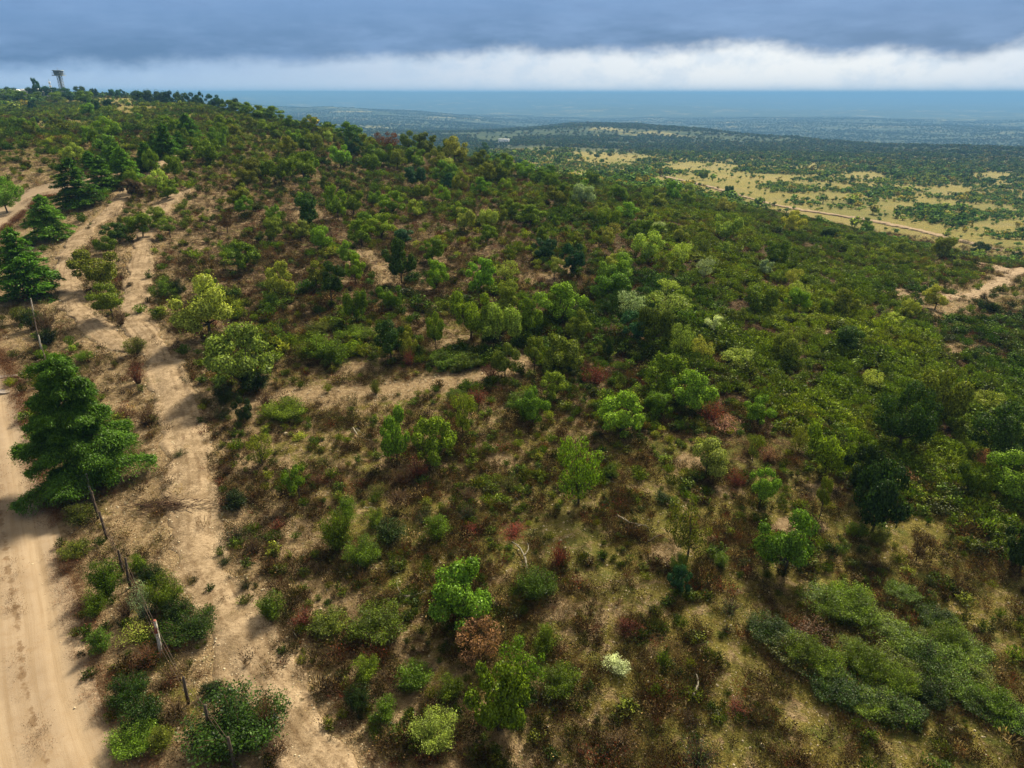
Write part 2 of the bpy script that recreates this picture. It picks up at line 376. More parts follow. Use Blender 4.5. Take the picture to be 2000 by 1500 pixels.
# bare pale patches and grassy patches (photo pixels, radii), read as places on the hillside
bare_px = [(1840, 600, 55, 22), (1760, 575, 40, 12), (1870, 680, 45, 12), (1620, 655, 16, 14), (760, 550, 30, 22), (740, 530, 20, 14), (1110, 520, 22, 16), (1050, 545, 50, 12), (1560, 1030, 60, 22),
           (1080, 1190, 55, 25), (1300, 1080, 35, 22), (1420, 960, 40, 14), (1600, 960, 45, 18), (600, 420, 30, 20), (700, 500, 40, 20), (330, 400, 25, 14), (1350, 900, 40, 16), (980, 900, 30, 20), (700, 720, 40, 14)]
YEL = [(480, 795, 50, 16), (560, 778, 60, 18), (640, 770, 60, 16), (720, 764, 60, 16), (800, 755, 60, 15), (870, 745, 50, 12), (940, 732, 45, 10), (1000, 708, 25, 10), (740, 735, 40, 10), (1790, 1060, 110, 55), (1680, 1010, 60, 30), (1120, 1060, 80, 35), (1200, 1150, 90, 40), (1050, 1040, 60, 20), (1450, 1200, 80, 40), (1480, 1320, 90, 50), (560, 880, 40, 20), (800, 1050, 60, 25),
       (870, 1100, 30, 15), (640, 960, 40, 18), (1600, 1400, 60, 40), (700, 790, 80, 18), (900, 640, 30, 14), (620, 1330, 25, 25), (1900, 1200, 60, 30), (200, 197, 100, 14), (240, 212, 60, 12), (60, 250, 60, 18), (150, 245, 40, 12)]
FIELD = [(1330, 355, 60, 10), (1420, 372, 70, 12), (1500, 392, 60, 12), (1560, 415, 75, 17), (1640, 430, 70, 19), (1720, 443, 60, 19), (1800, 462, 70, 19), (1880, 478, 70, 20), (1960, 495, 60, 18), (2040, 495, 70, 25),
         (1200, 308, 80, 10), (1150, 300, 40, 8), (965, 270, 45, 9), (1040, 293, 60, 7), (1400, 328, 50, 7), (1340, 325, 40, 7), (1690, 345, 45, 8), (1850, 375, 45, 8), (1940, 345, 50, 8), (1600, 385, 80, 8), (1500, 350, 60, 8), (1150, 341, 55, 6), (1420, 345, 60, 7), (1750, 405, 60, 8), (1950, 440, 60, 9)]
def blob(lst, u, v):
    m = np.zeros(np.shape(u))
    for a, b, p, q in lst: m = np.maximum(m, np.clip(1.5-1.1*np.hypot((u-a)/p, (v-b)/q), 0, 1))
    return m
def cover(x, y, z=None):
    """sand, grass, green scrub, brown scrub (0..1) and distance to the nearest track edge"""
    if z is None: z = ground(x, y)
    u, v, f = proj(np.stack([x, y, z], -1)); r = np.hypot(x, y)
    g = sample_tab(GT, u, v); b = sample_tab(BT, u, v); s_ = sample_tab(ST, u, v); yl = sample_tab(YT, u, v)
    s_ = np.maximum(s_, blob(bare_px, u, v)*.95); yy = blob(YEL, u, v); yl = np.maximum(yl, yy*.95)
    g = g*(1-.8*blob(bare_px, u, v)); g = g*(1-.8*yy); b = b*(1-.6*blob(bare_px, u, v))*(1-.45*yy)
    # the valley beyond the crest has its own pattern of field and scrub
    wv = np.clip((r-155)/30, 0, 1)*(np.arctan2(x, y) > .02)
    n = fbm(x/60+3, y/34, 4)
    far = np.clip((n-.47)*9, 0, 1)*(1-blob(FIELD, u, v))
    g = g*(1-wv)+wv*far*.8; fb = blob(FIELD, u, v)*np.clip(.4+1.6*fbm(x/25, y/25, 3), 0, 1.2); s_ = s_*(1-wv)+wv*(.10+.20*fb); yl = yl*(1-wv)+wv*(.7+.3*fb); b = b*(1-wv)+wv*.3
    return s_, yl, g, b
def track_d(x, y, road=True):
    r = np.hypot(x, y); d = np.full(np.shape(x), 50.)
    m = r < 170
    if m.any():
        xm = x[m]; ym = y[m]; dm = np.full(xm.shape, 50.)
        for k, (c_, s_, hw) in trk.items(): dm = np.minimum(dm, seg_dist(xm, ym, c_)-hw)
        if road: dm = np.minimum(dm, seg_dist(xm, ym, road_c)-2.3)
        d[m] = dm
    return d

# ground sheet: fine underfoot, coarse far away, all the way round
azs = np.radians(np.r_[np.arange(-180, -66, 4.), np.arange(-66, -47, .8), np.arange(-47, 47, .21), np.arange(47, 66, .8), np.arange(66, 180, 4.)])
rs = np.r_[np.geomspace(2, 9, 14)[:-1], np.geomspace(9, 400, 420)[:-1], np.geomspace(400, 12000, 330)[:-1], np.geomspace(12000, 24000, 12)]
AA, RR = np.meshgrid(azs, rs); GX = RR*np.sin(AA); GY = RR*np.cos(AA); GZ = ground(GX, GY)
nr, na = GX.shape
V = np.stack([GX, GY, GZ], -1).reshape(-1, 3); V = np.vstack([V, [[0, 0, GZ[0].mean()]]])
i = np.arange(nr-1)[:, None]*na; j = np.arange(na)[None]; j2 = (j+1) % na
Q = np.stack([i+j, i+j2, i+na+j2, i+na+j], -1).reshape(-1, 4)[:, ::-1]
gm = MB(); gm.add(V, Q)
cvr = cover(V[:, 0], V[:, 1], V[:, 2]); td = track_d(V[:, 0], V[:, 1])

g = Mat('ground_soil')
cov = g.attr('cover', 'Color'); sp_ = nt(g.t, 'ShaderNodeSeparateColor'); g.link(cov, sp_.inputs[0]); Sa, Gr, Gn = sp_.outputs
P = g.pos()
na_, nb_, nc_, nd_ = g.noise(.9, 6, .65), g.noise(4.5, 5, .7), g.noise(18, 3, .7), g.noise(.16, 5, .6)
lit = g.mix(g.mapr(nb_, .35, .7), (.036, .019, .009), (.185, .112, .056))
sand = g.mix(g.mapr(nb_, .3, .7), (.24, .158, .082), (.48, .345, .20))
grs = g.mix(g.mapr(nc_, .3, .7), (.110, .090, .014), (.36, .29, .075))
grs = g.mix(g.mapr(na_, .45, .7), grs, (.13, .15, .03)); grs = g.mix(g.mapr(g.noise(.035, 6, .7), .45, .6, 0., .55), grs, (.14, .145, .035))
c1 = g.mix(g.mapr(g.math('ADD', g.math('MULTIPLY', na_, .7), g.math('MULTIPLY', Gr, .62)), .50, .66), lit, grs)
c1 = g.mix(g.mapr(g.math('ADD', g.math('ADD', g.math('MULTIPLY', g.noise(1.6, 6, .7, dist=.6), .75), g.math('MULTIPLY', nd_, .1)), g.math('MULTIPLY', Sa, .6)), .62, .76), c1, sand)
dk2 = g.mapr(g.noise(5.5, 4, .8, dist=.4), .53, .58)
c1 = g.mix(g.math('MULTIPLY', dk2, g.mapr(g.math('ADD', Sa, g.math('MULTIPLY', Gr, .7)), .1, .9, .75, .22)), c1, (.022, .012, .006))
speck = g.mapr(g.noise(9, 2, .9), .62, .70)
c1 = g.mix(g.math('MULTIPLY', speck, .7), c1, (.46, .36, .20))
# far woodland tone and tan fields
dist = nt(g.t, 'ShaderNodeVectorMath', operation='LENGTH'); g.link(P, dist.inputs[0])
farm = g.mapr(dist.outputs['Value'], 480., 900.)
fn = g.noise(.0045, 8, .62, dist=.5); fn2 = g.noise(.02, 5, .7)
wood = g.mix(g.mapr(fn2, .35, .65), (.014, .034, .012), (.055, .075, .024))
fld = g.mix(fn2, (.15, .145, .045), (.30, .25, .09))
fc_ = g.mix(g.mapr(g.math('ADD', g.math('MULTIPLY', fn, .75), g.math('MULTIPLY', fn2, .25)), .53, .64), wood, fld)
c1 = g.mix(farm, c1, fc_)
g.bsdf(c1, .95, .1, bump=g.math('ADD', nb_, g.math('MULTIPLY', nc_, .6)), bstr=1., bdist=.2)
go = gm.obj('ground', g.m, smooth=True)
at = go.data.color_attributes.new('cover', 'FLOAT_COLOR', 'POINT')
edge_s = np.clip(1-td/1.6, 0, 1)
cc = np.stack([np.maximum(cvr[0], edge_s*.9), cvr[1], cvr[2], np.ones(len(V))], 1)
at.data.foreach_set('color', cc.astype(np.float32).ravel())
tag(go, kind='structure')

def strip(name, C, sarr, hw_l, hw_r, mat, lift, rag, ruts, taper=2.0, ncross=17):
    """a draped sheet along a centre line with a ragged edge"""
    Tn = np.gradient(C, axis=0); Tn /= np.linalg.norm(Tn, axis=1, keepdims=True); Nn = np.stack([Tn[:, 1], -Tn[:, 0]], 1)
    n = len(C); ac = np.linspace(-1, 1, ncross)
    wl = hw_l*(1 + rag*2*(fbm(sarr/1.3, sarr*0+1.7, 5)-.5)) + .25*(vnoise(sarr/6, sarr*0+9)-.5)
    wr = hw_r*(1 + rag*2*(fbm(sarr/1.3, sarr*0+33.3, 5)-.5)) + .25*(vnoise(sarr/6, sarr*0+40)-.5)
    tp = np.clip(np.minimum(sarr, sarr[-1]-sarr)/taper, .08, 1); wl = wl*tp; wr = wr*tp
    off = np.where(ac[None] < 0, ac[None]*wl[:, None], ac[None]*wr[:, None])
    x = C[:, :1]+Nn[:, :1]*off; y = C[:, 1:]+Nn[:, 1:]*off; r = np.hypot(x, y)
    z = ground(x, y) + lift + .0012*r
    z += -.045*np.exp(-((np.abs(off)-ruts)/.22)**2)*(r < 60) + .03*(1-ac[None]**2)
    z = np.where(np.abs(ac[None]) == 1, z-.05-.001*r, z)
    i = np.arange(n-1)[:, None]*ncross; j = np.arange(ncross-1)[None]
    Q = np.stack([i+j, i+j+1, i+ncross+j+1, i+ncross+j], -1).reshape(-1, 4)
    b = MB(); b.add(np.stack([x, y, z], -1), Q, np.clip(off/6+.5, 0, 1).ravel())
    o = b.obj(name, mat, smooth=True); o['kind'] = 'structure'; return o
rm = Mat('pale_dirt_road'); n1_, n2_, n3_ = rm.noise(.35, 5), rm.noise(3, 5, .65), rm.noise(30, 3, .7)
rc = rm.mix(rm.mapr(n1_, .35, .65), (.250, .182, .122), (.315, .236, .160))
rc = rm.mix(rm.mapr(n2_, .45, .75, 0., .5), rc, (.235, .155, .088))
rc = rm.mix(rm.mapr(n3_, .60, .75, 0., .5), rc, (.45, .34, .22))
ax = rm.math('MULTIPLY', rm.math('SUBTRACT', rm.attr('shade'), .5), 6.)
cs_ = rm.math('ABSOLUTE', ax)
wheel = rm.math('ABSOLUTE', rm.math('SUBTRACT', cs_, .85))
rc = rm.mix(rm.math('MULTIPLY', rm.mapr(wheel, .0, .45, 1., 0.), .35), rc, (.40, .295, .185))
mid = rm.math('ADD', rm.mapr(cs_, .0, .34, 1., 0.), rm.math('MULTIPLY', rm.math('SUBTRACT', rm.noise(2.2, 5, .7), .5), 2.4))
rc = rm.mix(rm.mapr(mid, .82, 1.15, 0., .8), rc, (.14, .085, .045))
cx_ = nt(rm.t, 'ShaderNodeCombineXYZ'); rm.link(rm.math('MULTIPLY', ax, 3.2), cx_.inputs[0]); va = nt(rm.t, 'ShaderNodeVectorMath', operation='MULTIPLY_ADD'); rm.link(rm.pos(), va.inputs[0]); va.inputs[1].default_value = (.12, .12, .12); rm.link(cx_.outputs[0], va.inputs[2])
rc = rm.mix(rm.mapr(rm.noise(1.3, 5, .65, vec=va.outputs[0]), .42, .66, 0., .55), rc, (.215, .145, .082))
gr_ = rm.mapr(rm.noise(55, 2, .8), .60, .70); rc = rm.mix(rm.math('MULTIPLY', gr_, .45), rc, (.16, .11, .065))
rm.bsdf(rc, .92, .15, bump=n3_, bstr=.35, bdist=.03)
road = strip('road', road_c, road_s, 3.9, 1.72, rm.m, .035, .16, .85)
tm = Mat('stony_track_soil'); n2_, n3_, n4_ = tm.noise(1.3, 6, .7), tm.noise(9, 4, .75), tm.noise(34, 2, .8)
tcl = tm.mix(tm.mapr(n2_, .35, .65), (.20, .14, .083), (.37, .272, .175))
tcl = tm.mix(tm.mapr(n3_, .50, .68, 0., .65), tcl, (.085, .048, .022))
tcl = tm.mix(tm.mapr(n4_, .62, .70, 0., .8), tcl, (.52, .41, .26))
ax = tm.math('MULTIPLY', tm.math('SUBTRACT', tm.attr('shade'), .5), 6.)
ax2 = tm.math('ADD', tm.math('MULTIPLY', ax, 15.), tm.math('MULTIPLY', tm.noise(.45, 5), 9.))
lin = tm.math('MULTIPLY', tm.mapr(tm.math('SINE', ax2), .1, 1.), tm.mapr(tm.noise(.55, 5), .42, .60, .0, .42))
tcl = tm.mix(lin, tcl, (.10, .058, .028))
tm.bsdf(tcl, .95, .1, bump=n3_, bstr=.8, bdist=.06)
gp = Mat('trodden_grass'); n2_, n3_, n4_ = gp.noise(1.1, 6, .7), gp.noise(8, 4, .75), gp.noise(30, 2, .8)
gc = gp.mix(gp.mapr(n2_, .35, .65), (.115, .100, .022), (.29, .23, .085)); gc = gp.mix(gp.mapr(n3_, .50, .66, 0., .6), gc, (.075, .060, .014)); gc = gp.mix(gp.mapr(n4_, .64, .70, 0., .7), gc, (.48, .40, .22))
gp.bsdf(gc, .95, .1, bump=n3_, bstr=.8, bdist=.06)
for k, (c_, s_, hw) in trk.items():
    if k == 'E': continue      # only trodden grass: it is in the ground's cover
    strip('dirt_track' if k != 'E' else 'grass_path', c_, s_, hw, hw, tm.m if k != 'E' else gp.m, .05, .8 if k != 'E' else 1.3, .62, 2. if k != 'E' else 9.)

# pools of rainwater on the road
pm = Mat('puddle_water'); pm.bsdf((.33, .26, .19), .10, .6)
for pu, pv, a, b, ro in ((14, 738, .7, .22, .3), (4, 768, .6, .25, -.2)):
    p = hit([pu], [pv])[0]; bb = MB(); k = 26; an = np.arange(k)*2*pi/k
    rr = 1+.22*(fbm(np.cos(an)*1.3+pu, np.sin(an)*1.3+3, 3)-.5)*2
    vx = p[0]+a*rr*np.cos(an)*cos(ro)-b*rr*np.sin(an)*sin(ro); vy = p[1]+a*rr*np.cos(an)*sin(ro)+b*rr*np.sin(an)*cos(ro)
    vz = ground(vx, vy)+.035+.0012*np.hypot(vx, vy)+.035; vz[:] = np.percentile(vz, 60)
    Vv = np.vstack([np.stack([vx, vy, vz], 1), [[p[0], p[1], vz.max()]]])
    bb.add(Vv, [(k, q, (q+1) % k, (q+2) % k) for q in range(0, k, 2)]); o = bb.obj('puddle', pm.m); o['kind'] = 'structure'

# ---------------------------------------------------------------- plants: shapes
LEAF = leaf_mat('leaves', 'object'); LEAFI = leaf_mat('scrub_leaves', 'inst', trans=.2, gloss=.01)
bk = Mat('bark'); bn = bk.noise(14, 4); bk.bsdf(bk.mix(bn, (.03, .022, .016), (.11, .085, .065)), .95, .1)
BARK = bk.m
dk_ = Mat('dead_wood'); bn = dk_.noise(20, 4); dk_.bsdf(dk_.mix(bn, (.13, .11, .08), (.36, .32, .25)), .9, .1); DEAD = dk_.m
TW = Mat('twigs'); TW.bsdf(TW.mix(TW.noise(9, 3), (.05, .025, .016), (.14, .085, .055)), .95, .1); TWIG = TW.m

def sphere_pts(n):
    v = rng.normal(size=(n, 3)); return v/np.linalg.norm(v, axis=1, keepdims=True)
def oak(seed, low=.26, lobes=17, nl=9000, ls=.025, flat=.78, lumps=.30, wid=1.0):
    """returns trunk and crown meshes for a tree of height 1 and crown width about 1"""
    r_ = np.random.default_rng(seed); cz = (low+1)/2; rz = (1-low)/2
    lc, lr = [], []
    for k in range(lobes):
        d = r_.normal(size=3); d /= np.linalg.norm(d); d[2] = d[2]*.9+.12
        q = r_.uniform(.62, .98)
        lc.append((d[0]*.5*q*wid, d[1]*.5*q*wid, cz+d[2]*rz*q*1.05)); lr.append(r_.uniform(.42, 1.)*lumps*.58)
    lc.append((0, 0, cz-.03)); lr.append(.20); lc = np.array(lc); lr = np.array(lr)
    mb = MB(); per = (lr**2/np.sum(lr**2)*nl).astype(int)
    for k in range(len(lc)):
        d = sphere_pts(per[k]); q = r_.uniform(.55, 1.08, (per[k], 1))**.6
        C = lc[k] + d*q*lr[k]*np.array([1.05, 1.05, .8*flat+.15]); N = d + r_.normal(size=d.shape)*.55 + np.array([0, 0, .35])
        inside = np.zeros(len(C), bool)
        for m_ in range(len(lc)):
            if m_ != k: inside |= ((C-lc[m_])**2).sum(1) < (lr[m_]*.72)**2
        C, N = C[~inside], N[~inside]
        sh = np.clip(r_.normal(.45, .22, len(C)), 0, 1)
        mb.leaves(C, N, ls*r_.uniform(.6, 1.35, len(C)), 1.5, sh)
    # stray sprigs that break the outline
    n = nl//9; k = r_.integers(0, len(lc)-1, n); d = sphere_pts(n)
    mb.leaves(lc[k]+d*lr[k][:, None]*r_.uniform(1.0, 1.32, (n, 1)), d+r_.normal(size=d.shape), ls*.8, 1.7)
    A_ = np.concatenate(mb.v); z0, z1 = np.percentile(A_[:, 2], [1.5, 98.5]); rr_ = np.percentile(np.hypot(A_[:, 0], A_[:, 1]), 96)
    kz = (1-low)/(z1-z0); kx = .5/rr_*wid; tf = lambda q: np.stack([q[:, 0]*kx, q[:, 1]*kx, low+(q[:, 2]-z0)*kz], 1)
    mb.v = [tf(q) for q in mb.v]; lc = tf(lc)
    tb = MB(); b1_ = np.array([r_.uniform(-.04, .04), r_.uniform(-.04, .04), low*.9+.03]); 
    tb.tube([(0, 0, -.04), (b1_[0]*.4, b1_[1]*.4-.01, low*.4), b1_, (b1_[0]*.8, b1_[1], cz)], [.034, .024, .021, .011])
    for k in range(min(7, lobes)):
        e = lc[k]; m_ = (b1_+e)/2+np.array([0, 0, -.04])
        tb.tube([b1_, m_, e, e+(e-m_)*.4], [.015, .010, .005, .002], 4)
    return tb.mesh('trunk', BARK, True), mb.mesh('crown', LEAF)

def cedar(seed, n_whorl=15, nl=9000, ls=.03, wid=.42, droop=.05, pointed=1., step=4, spray=1., lvar=(.5, 1.2), z0=.07, lift=0.):
    r_ = np.random.default_rng(seed); tb = MB(); mb = MB()
    lean = r_.uniform(-.03, .03, 2); ax = lambda z: np.array([lean[0]*z, lean[1]*z, z])
    tb.tube([ax(-.03), ax(.3), ax(.6), ax(.97)], [.028, .020, .012, .003])
    ga = 0.
    nw = int(n_whorl*step)
    for w in range(nw):
        z = z0 + (.97-z0)*(w/(nw-1))**.90; frac = (1-z)/(1-z0)
        Lb = wid*(.10 + 1.02*frac**(.72*pointed))
        for b in range(r_.integers(1, 3)):
            ga = ga+2.4+r_.uniform(-.35, .35); a = ga; L_ = Lb*r_.uniform(*lvar); zz = z + r_.uniform(-.015, .015)
            t = np.linspace(0, 1, 6); up = r_.uniform(-.02, .10)+lift*r_.uniform(0, 1.5)
            px = ax(zz)[0]+np.cos(a)*L_*t; py = ax(zz)[1]+np.sin(a)*L_*t; pz = zz + L_*up*2*t - droop*2.2*L_*t**2*1.6
            Pb = np.stack([px, py, pz], 1); tb.tube(Pb, np.linspace(.008, .0015, 6)*(.5+frac), 4)
            m_ = int(nl*L_/(nw*1.5*wid*.62)); tt = r_.uniform(.15, 1.04, m_)**.7; side = r_.normal(0, 1, m_)*.13*spray*L_*(1.15-tt*.75)*2
            C = np.stack([np.interp(tt, t, Pb[:, k]) for k in range(3)], 1)
            sd_ = np.array([-sin(a), cos(a), 0]); fw = np.array([cos(a), sin(a), 0])
            C = C + sd_*side[:, None] - np.array([0, 0, 1])*(np.abs(side)[:, None]*.22) + r_.normal(0, .012, (m_, 3)) + np.array([0, 0, .045])*(r_.random((m_, 1))-.6)*(1.2-tt[:, None])
            N = np.array([0, 0, 1.]) + r_.normal(0, .42, (m_, 3)) + fw*.25
            U = fw*1. + sd_*np.sign(side)[:, None]*.9 + r_.normal(0, .3, (m_, 3)) + np.array([0, 0, -.2])
            sh = np.clip(.52+r_.normal(0, .2, m_)+r_.uniform(-.1, .1), 0, 1)
            mb.leaves(C, N, ls*r_.uniform(.55, 1.1, m_), 2.6, sh, U)
    m_ = 160; z = r_.uniform(.9, 1.0, m_); mb.leaves(np.stack([r_.normal(0, .012, m_), r_.normal(0, .012, m_), z], 1), r_.normal(size=(m_, 3)), ls*.8, 2.4)
    return tb.mesh('trunk', BARK, True), mb.mesh('crown', LEAF)

def shrub(seed, stems=26, nl=6500, ls=.021, up=.7, rad=.5, base=.06):
    """a many stemmed bush, height 1 and width about 1"""
    r_ = np.random.default_rng(seed); tb = MB(); mb = MB(); per = nl//stems; ls = ls*1.0
    for s_ in range(stems):
        a = r_.uniform(0, 2*pi); q = r_.uniform(0, 1)**.6*rad; h_ = (1-.45*(q/rad)**2)*r_.uniform(.62, 1.05)
        p0 = np.array([np.cos(a)*q*.18, np.sin(a)*q*.18, -.03]); p2 = np.array([np.cos(a)*q, np.sin(a)*q, h_]); p1 = (p0+p2)/2*np.array([.8, .8, 1])
        tb.tube([p0, p1, p2], [.012, .008, .003], 4)
        t = r_.uniform(base+.12, 1.06, per)**.75; w = .085*(.45+.7*np.sin(np.clip(t, 0, 1)*pi*.9))
        C = (1-t[:, None])**2*p0 + 2*t[:, None]*(1-t[:, None])*p1 + t[:, None]**2*p2 + r_.normal(0, 1, (per, 3))*w[:, None]*np.array([1, 1, .6])
        N = r_.normal(0, 1, (per, 3)) + np.array([0, 0, .7]); U = np.array([0, 0, up]) + r_.normal(0, .6, (per, 3))
        sh = np.clip(.42+r_.normal(0, .2, per)+r_.uniform(-.2, .2), 0, 1)
        mb.leaves(C, N, ls*r_.uniform(.6, 1.3, per), 2.2, sh, U)
    return tb, mb
def shrub_meshes(*a, **k):
    tb, mb = shrub(*a, **k); return tb.mesh('stem', TWIG), mb.mesh('foliage', LEAF)

OAKS = [oak(1), oak(2, low=.20, lobes=20), oak(3, low=.30, lobes=13, lumps=.36), oak(4, low=.10, lobes=24, lumps=.26), oak(5, low=.24, lobes=15, lumps=.33), oak(6, low=.36, lobes=12, lumps=.34, flat=.65),
        oak(7, low=.10, lobes=24, lumps=.28), oak(8, low=.28, lobes=10, lumps=.42)]
SPARSE = [oak(21, low=.30, lobes=14, nl=3000, lumps=.36, ls=.025), oak(22, low=.2, lobes=18, nl=3600, lumps=.30, ls=.025)]
PINES = [oak(31, low=.22, lobes=40, nl=16000, ls=.018, lumps=.24, flat=1.), oak(32, low=.20, lobes=44, nl=16000, ls=.018, lumps=.22, flat=1.)]
CEDARS = [cedar(41, nl=16000, ls=.020), cedar(42, wid=.40, n_whorl=17, nl=16000, ls=.020), cedar(43, wid=.46, n_whorl=13, droop=.08, nl=16000, ls=.020)]
BIGCEDAR = cedar(44, n_whorl=13, nl=180000, ls=.010, step=4.6, spray=.85, lvar=(.50, 1.28), z0=.10, lift=.05, wid=.50, droop=.05, pointed=.78)
SHRUBS = [shrub_meshes(51), shrub_meshes(52, stems=34, nl=8000), shrub_meshes(53, stems=18, nl=5000, rad=.42), shrub_meshes(54, stems=44, nl=12000, rad=.6, ls=.019), shrub_meshes(55, stems=22, nl=6000, up=1.4)]
DRY = [shrub_meshes(61, stems=46, nl=1500, ls=.020, up=1.2), shrub_meshes(62, stems=44, nl=2400, ls=.018, rad=.6), shrub_meshes(63, stems=60, nl=900, ls=.02)]

TONE = dict(green=(.104, .165, .008), dark=(.030, .062, .006), deep=(.022, .042, .006), pale=(.20, .25, .040), olive=(.112, .135, .012), bright=(.108, .192, .014),
            gold=(.22, .24, .035), red=(.12, .022, .012), rust=(.11, .042, .014), brown=(.085, .052, .022), silver=(.30, .36, .17), blue=(.024, .070, .024), cedar=(.056, .128, .008), pink=(.26, .125, .07))
WORD = dict(green='mid green', dark='dark green', deep='very dark green', pale='pale green', olive='olive green', bright='bright green', gold='yellowish green', red='dark red',
            rust='rust brown', brown='dull brown', silver='silvery pale', blue='bluish green', cedar='rich green', pink='pinkish')
def jit(c_, a=.18):
    k = 1+R.uniform(-a, a); return (c_[0]*k*(1+R.uniform(-.12, .12)), c_[1]*k, c_[2]*k*(1+R.uniform(-.15, .15)), 1)
THINGS = []   # (object, pixel u, v, height px, word, kind)
def plant(name, meshes, P, h, w, tone, kind, part2, group=None, label=None, note=None, rz=None):
    e = empty(name, tuple(P)); e.scale = (w, w, h); e.rotation_euler = (0, 0, R.uniform(0, 6.28) if rz is None else rz)
    col = jit(TONE[tone]); col = tuple(q*(.74 if kind == 'shrub' and tone not in ('silver', 'red', 'pink', 'gold') else 1) for q in col[:3])+(1,)
    for nm, me in zip(part2, meshes):
        o = bpy.data.objects.new(nm, me); S.collection.objects.link(o); o.parent = e; o.color = col
    u, v, f = proj(np.array(P)); e['category'] = kind
    if group: e['group'] = group
    THINGS.append([e, float(u), float(v), h, w, WORD[tone], kind, label, note]); return e
def ppm(P):
    """photo pixels per metre at a point: across, and for an upright metre"""
    a = proj(np.array(P)); b = proj(np.array(P)+np.array([0, 0, 1.])); return 1333/a[2], math.hypot(b[0]-a[0], b[1]-a[1])

